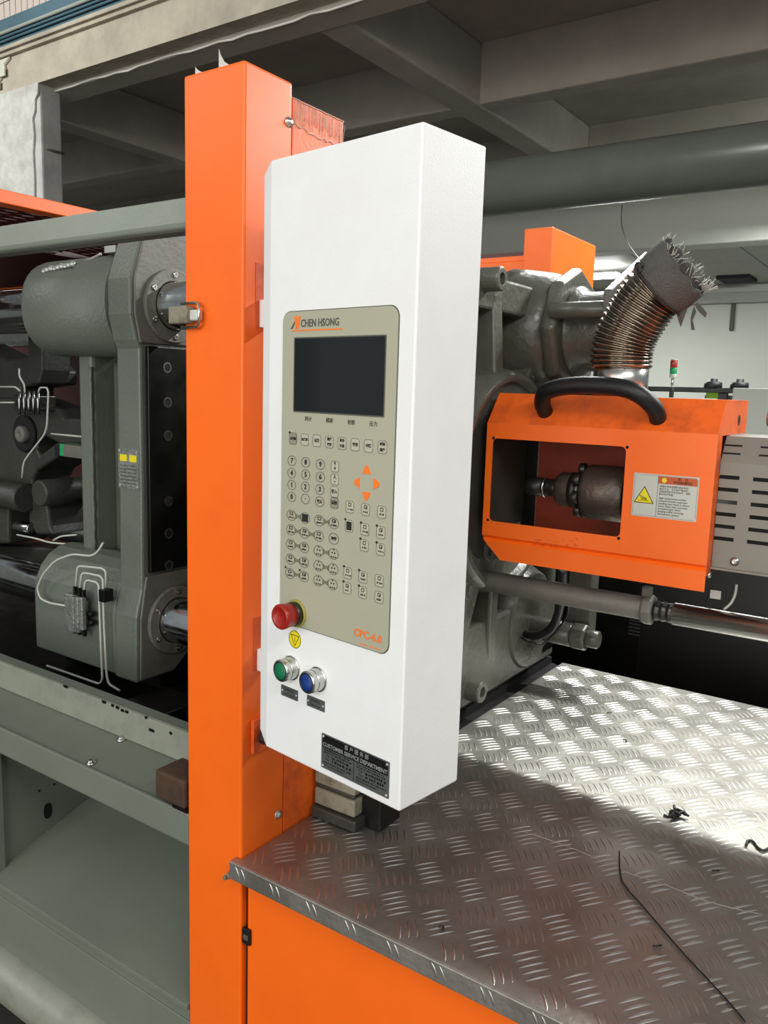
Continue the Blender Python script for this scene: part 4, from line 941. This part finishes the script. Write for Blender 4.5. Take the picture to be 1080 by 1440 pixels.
for zz, yy in ((1.456, 1.5555), (1.470, 1.5645)):
    for a_, b_ in cols: add_box(bm, max(a_+.004, cx0+.001), b_-.004, yy-.0012, yy+.004, zz-.0016, zz+.0016)
link('top_slots', bm, M['void'], cv)
bm = NB(); add_box(bm, cx0, cx1, 1.55, 1.56, 1.26, 1.43); link('inner_lining', bm, M['void'], cv)
bm = NB(); add_box(bm, cx0, cx1, 1.535, 1.72, 1.246, 1.250); link('cover_base', bm, M['cover'], cv, .001)
p = aY(1031, 812, 1.545)
bm = NB(); add_lathe(bm, (p.x, 1.547, 1.264), (0, -1, 0), [(0, .0085), (.002, .0085), (.0025, .006), (.007, .005), (.0075, .0025), (.005, .002)], 14); link('screw', bm, M['steel'], cv)
for k, (px_, py_) in enumerate(((998, 812),)):
    p = aY(px_, py_, 1.53); bm = NB(); add_lathe(bm, (HR+.0, 1.53, 1.236), (1, 0, 0), [(0, .006), (.004, .006), (.006, .003)], 12); link('screw', bm, M['steel'], cv)

# injection cylinder, clamp ring and chrome rod in front
CY, CZ = 1.56, 1.152
p0 = aX(668, 814, -.83); CY, CZ = p0.y, p0.z
pr2 = aY(907, 855, CY); rc = .023
cy = thing('injection_cylinder', 'dusty grey hydraulic cylinder with chrome rod below the orange hood', 'cylinder', (-.4, CY, CZ-rc))
e = pr2; xr = e.x
bm = NB(); add_cyl(bm, (-.832, CY, CZ), (xr, CY, CZ), rc, 28); link('cylinder_tube', bm, M['flange'], cy)
bm = NB(); add_lathe(bm, (xr-.004, CY, CZ), (1, 0, 0), [(0, rc+.004), (.004, rc+.008), (.018, rc+.008), (.022, rc+.003)], 8, smooth=False); link('end_ring', bm, M['flange'], cy, .002)
bm = NB(); add_box(bm, xr-.006, xr+.012, CY-.012, CY+.006, CZ+rc+.003, CZ+rc+.022); link('clamp_lug', bm, M['flange'], cy, .003)
bm = NB(); add_lathe(bm, (xr+.017, CY, CZ), (1, 0, 0), [(.0065*k, .020 if k % 2 else .0175) for k in range(7)], 20, smooth=False); link('threaded_neck', bm, M['steel_dark'], cy)
bm = NB(); add_lathe(bm, (xr+.055, CY, CZ), (1, 0, 0), [(0, .019), (.001, .0215), (1.2, .0215)], 32); link('chrome_rod', bm, M['rodm'], cy)
# rear chrome rod
bm = NB(); pA = aY(1060, 587, 1.79); add_cyl(bm, (HR+.03, 1.79, pA.z), (.9, 1.79, pA.z), .017, 24)
tag(link('guide_rod', bm, M['rodm']), 'thin chrome guide rod behind the top of the orange hood', 'rod')
# rear injection cylinder near the platen foot
t = thing('rear_cylinder', 'grey hydraulic cylinder end low behind the front cylinder', 'cylinder', (-.7, 1.90, 1.0))
rz = aY(790, 890, 1.90)
bm = NB(); add_cyl(bm, (-.83, 1.90, rz.z), (aY(806, 890, 1.90).x, 1.90, rz.z), .030, 20); link('cylinder_tube', bm, M['cast'], t)
bm = NB(); add_cyl(bm, (aY(806, 890, 1.90).x, 1.90, rz.z), (aY(826, 892, 1.90).x, 1.90, rz.z), .034, 8, False); link('gland_nut', bm, M['cast'], t, .002)
bm = NB(); add_cyl(bm, (aY(826, 892, 1.90).x, 1.90, rz.z), (aY(843, 893, 1.90).x, 1.90, rz.z), .022, 20); link('cap', bm, M['cast'], t)
a = aY(805, 830, 1.96); b = aY(833, 900, 1.96)
bm = NB(); add_box(bm, a.x, b.x+.0, 1.93, 1.98, rz.z-.02, 1.25); link('mount_plate', bm, M['cast'], t, .003)
# corrugated cable conduit
t = thing('corrugated_conduit', 'black corrugated cable conduit bending into the platen under the cylinder', 'cable', (-.72, 1.70, 1.0))
pts = smooth_path([aX(792, 800, -.68), aX(790, 840, -.70), aX(782, 872, -.73), aX(770, 888, -.755), aX(752, 894, -.79), aX(728, 890, -.85)], 14)
bm = NB(); add_tube(bm, pts, [.0095+(.0018 if i % 2 else 0) for i in range(len(pts))], 10); link('conduit', bm, M['blackp'], t)
bm = NB(); add_tube(bm, smooth_path([aX(800, 842, -.69), aX(795, 870, -.72), aX(765, 905, -.77), aX(740, 900, -.80), aX(728, 892, -.85)], 5), .003, 6); link('thin_cable', bm, M['blackp'], t)
t = thing('barrel_wiring', 'pale cable with small white tag hanging below the barrel cover', 'cable', (-.25, 1.60, 1.2))
bm = NB(); add_tube(bm, smooth_path([aY(x, y, 1.60) for x, y in ((1036, 822), (1034, 835), (1028, 848), (1018, 857))], 5), .0025, 6); link('pale_cable', bm, M['fray'], t)
a = aY(1006, 836, 1.60); bm = NB(); add_box(bm, a.x-.009, a.x+.010, 1.598, 1.600, a.z-.008, a.z+.008); link('tag', bm, M['fray'], t, label='white cable tag')
bm = NB(); add_tube(bm, smooth_path([aY(x, y, 1.602) for x, y in ((1004, 826), (998, 836), (993, 848), (996, 858))], 4), .002, 5); link('dark_cable', bm, M['blackp'], t)

# vertical flexible metal duct on the hood
du = thing('flexible_duct', 'bent oily corrugated metal duct with torn cloth sleeve above the hood', 'duct', (-.555, 1.64, 1.551))
ZB_ = 1.551; YD = 1.655; cb0 = aY(872.5, 535, YD); RD = .0545
bm = NB(); add_lathe(bm, (cb0.x, YD, ZB_), (0, 0, 1), [(0, RD), (.055, RD), (.057, RD-.003)], 40); link('chrome_collar', bm, M['steel'], du, label='shiny steel collar at the duct foot')
cen = smooth_path([aY(x, y, YD) for x, y in ((872.5, 518), (875, 492), (884, 465), (900, 438), (916, 415), (930, 402))], 20)
L_ = 0; acc = [0]
for a, b in zip(cen[:-1], cen[1:]): L_ += (b-a).length; acc.append(L_)
NR = 20; rings = []; M_ = NR*8
def at_len(s):
    for i in range(len(acc)-1):
        if acc[i+1] >= s: 
            t_ = (s-acc[i])/(acc[i+1]-acc[i]+1e-9); return cen[i].lerp(cen[i+1], t_), (cen[i+1]-cen[i]).normalized()
    return cen[-1], (cen[-1]-cen[-2]).normalized()
for i in range(M_+1):
    p, d = at_len(L_*i/M_*.999); yv = Vector((0, 1, 0)); s = d.cross(yv).normalized()
    ph_ = (i % 8)/8; r = RD-.001+.0085*abs(math.sin(PI*ph_))**.7
    rings.append([p+(s*math.cos(2*PI*j/40)+yv*math.sin(2*PI*j/40))*r for j in range(40)])
bm = NB(); add_rings(bm, rings); link('bellows', bm, M['bellow'], du)
pe, de = at_len(L_*.94); yv = Vector((0, 1, 0)); s = de.cross(yv).normalized()
bm = NB(); rings = []
for i in range(9):
    t_ = i/8; r = .064+.003*math.sin(3*t_)
    rings.append([pe+de*(.066*t_+(.004*math.sin(j*1.7)+.008*math.cos(2*PI*j/36) if i == 8 else 0))+(s*math.cos(2*PI*j/36)*(1+.02*math.sin(j*2.3+i))+yv*math.sin(2*PI*j/36))*r for j in range(36)])
add_rings(bm, rings, False, False)
sl = link('cloth_sleeve', bm, M['cloth'], du, label='torn dark grey cloth sleeve tied round the duct mouth')
so = sl.modifiers.new('thickness', 'SOLIDIFY'); so.thickness = .002
bm = NB(); add_lathe(bm, pe+de*.004, de, [(0, .060), (.001, .0)], 24); link('duct_mouth', bm, M['void'], du)
bm = NB()
for k in range(90):
    a_ = random.uniform(0, 2*PI); q = pe+de*.066+(s*math.cos(a_)+yv*math.sin(a_))*.066
    l_ = random.uniform(.004, .022); dv = (de+Vector((random.uniform(-.7, .9), random.uniform(-.7, .7), random.uniform(-.5, .8)))).normalized()
    add_tube(bm, [q, q+dv*l_*.5, q+dv*l_+Vector((0, 0, random.uniform(-.004, .004)))], .0005, 3)
link('frayed_threads', bm, M['fray'], du, kind='stuff')
bm = NB()
add_tube(bm, [pe+de*.004+(s*math.cos(2*PI*j/36)+yv*math.sin(2*PI*j/36))*.0685 for j in range(37)], .0012, 5)
q = aY(898, 376, YD-.06); 
for k in range(2): add_tube(bm, [q+Vector((.008*math.cos(2*PI*j/12)*(1-.3*k), .003*k, .010*math.sin(2*PI*j/12))) for j in range(13)], .0015, 5)
link('tie_wire', bm, M['steel_dark'], du)
for pts in ([(980, 425), (988, 432), (994, 440), (992, 447), (984, 440), (978, 432)], [(976, 430), (979, 438), (974, 450), (977, 464), (972, 464), (971, 448), (974, 436)], [(950, 438), (968, 430), (962, 446), (957, 460)]):
    P = [aY(x, y, YD) for x, y in pts]; bm = NB(); add_prism(bm, P, (0, .0015, 0)); link('cloth_tatter', bm, M['cloth'], du)

# rear orange post and rail
rp = thing('rear_orange_post', 'orange box post standing behind the cast platen, with a cross rail', 'post', (-.97, 2.26, .8))
bm = NB(); add_box(bm, -1.008, -.925, 2.102, 2.42, 1.52, 1.992); link('post_body', bm, M['orange'], rp, .003)
za = aY(700, 362, 2.13).z
bm = NB(); add_box(bm, -1.40, -1.0095, 2.13, 2.16, za-.014, za); add_box(bm, -1.40, -1.0095, 2.13, 2.135, za-.05, za-.014); link('cross_rail', bm, M['orange'], rp, .001)
bm = NB(); add_box(bm, -1.40, -1.0095, 2.155, 2.165, 1.6, za-.015); link('rear_sheet', bm, M['orange_old'], rp)
# dark rear guard right of the platen
t = thing('rear_side_panel', 'dark brown guard panel along the back edge of the deck', 'panel', (-.1, 2.46, 0))
zt_ = aY(1040, 800, 2.45).z
bm = NB(); add_box(bm, -1.15, 1.5, 2.45, 2.475, 0, zt_); link('panel_sheet', bm, M['brownp'], t, .002)
bm = NB(); add_box(bm, -1.05, -.72, 2.441, 2.45, .30, zt_-.03); link('panel_recess', bm, M['black'], t, .002)
a = aY(893, 880, 2.438); bm = NB()
for k in range(6): add_box(bm, a.x-.018, a.x+.018, 2.434, 2.441, a.z-.03+.011*k, a.z-.024+.011*k)
link('vent_slats', bm, M['greyd'], t)

#==================================================================== BACKGROUND MACHINES
def bgbox(name, lab, cat, x0p, x1p, ytop, Y, depth, m, zbot=0., group=None):
    a = aY(x0p, ytop, Y); b = aY(x1p, ytop, Y); bm = NB(); add_box(bm, a.x, b.x, Y, Y+depth, zbot, a.z)
    return tag(link(name, bm, M[m], bevel=.01), lab, cat, group)
bgm = thing('distant_machine', 'white machine cabinet in the background below the signal tower', 'machine', (-2.3, 8.3, 0))
a = aY(880, 562, 8.0); b = aY(988, 562, 8.0)
bm = NB(); add_box(bm, a.x, b.x, 8.0, 8.6, 0, 1.56); link('cabinet_body', bm, M['machw'], bgm, .01)
a = aY(951, 570, 8.0); b = aY(971, 570, 8.0); bm = NB(); add_box(bm, a.x, b.x, 7.99, 8.0, 1.43, 1.52); link('printed_label', bm, M['tile2'], bgm)
bgm2 = thing('distant_machine', 'white machine cabinet in the background at the right edge', 'machine', (-1.0, 8.3, 0))
a = aY(1034, 546, 8.0)
bm = NB(); add_box(bm, a.x, a.x+1.6, 7.9, 8.6, 0, aY(1060, 546, 7.9).z); link('cabinet_body', bm, M['machw'], bgm2, .01)
t = thing('distant_rail', 'long black machine rail with two black knobs in the background', 'rail', (-1.8, 8.75, 0))
bm = NB(); add_box(bm, -3.3, -.4, 8.65, 8.8, 1.62, 1.67); link('rail_bar', bm, M['knob'], t, .01)
for xx in (-3.2, -1.95, -.5):
    bm = NB(); add_box(bm, xx, xx+.08, 8.7, 8.78, 0, 1.63); link('leg', bm, M['knob'], t)
for x in (1003, 1040):
    a = aY(x, 540, 8.72); bm = NB(); add_lathe(bm, (a.x, 8.72, 1.67), (0, 0, 1), [(0, .088), (.055, .085), (.06, .04), (.09, .038)], 16); link('knob', bm, M['knob'], t)
t = thing('signal_tower', 'small red and green signal tower lamp in the background', 'signal lamp', (aY(945, 545, 8.3).x, 8.3, 1.56))
xx = t.location.x
for z0, z1, m, nm, r in ((1.56, 1.66, 'knob', 'base', .022), (1.66, 1.75, 'steel', 'stem', .013), (1.75, 1.79, 'sign_white', 'lamp_socket', .034), (1.79, 1.85, 'ledgreen', 'green_lamp', .034), (1.85, 1.92, 'ledred', 'red_lamp', .034), (1.92, 1.932, 'sign_white', 'cap', .034)):
    bm = NB(); add_cyl(bm, (xx, 8.3, z0), (xx, 8.3, z1), r, 14); link(nm, bm, M[m], t)
t = thing('distant_fixture', 'dark equipment with a lime green part between the background machines', 'machine', (-1.7, 8.9, 0))
bm = NB(); add_box(bm, -2.15, -1.5, 9.0, 9.3, 0, 1.60); link('body', bm, M['greyd'], t, .01)
a = aY(1003, 566, 8.95); bm = NB(); add_box(bm, a.x-.07, a.x+.07, 8.92, 9.0, a.z-.05, a.z+.10); link('green_part', bm, M['limeg'], t)

for o in bpy.data.objects:
    if 'org' in o: del o['org']
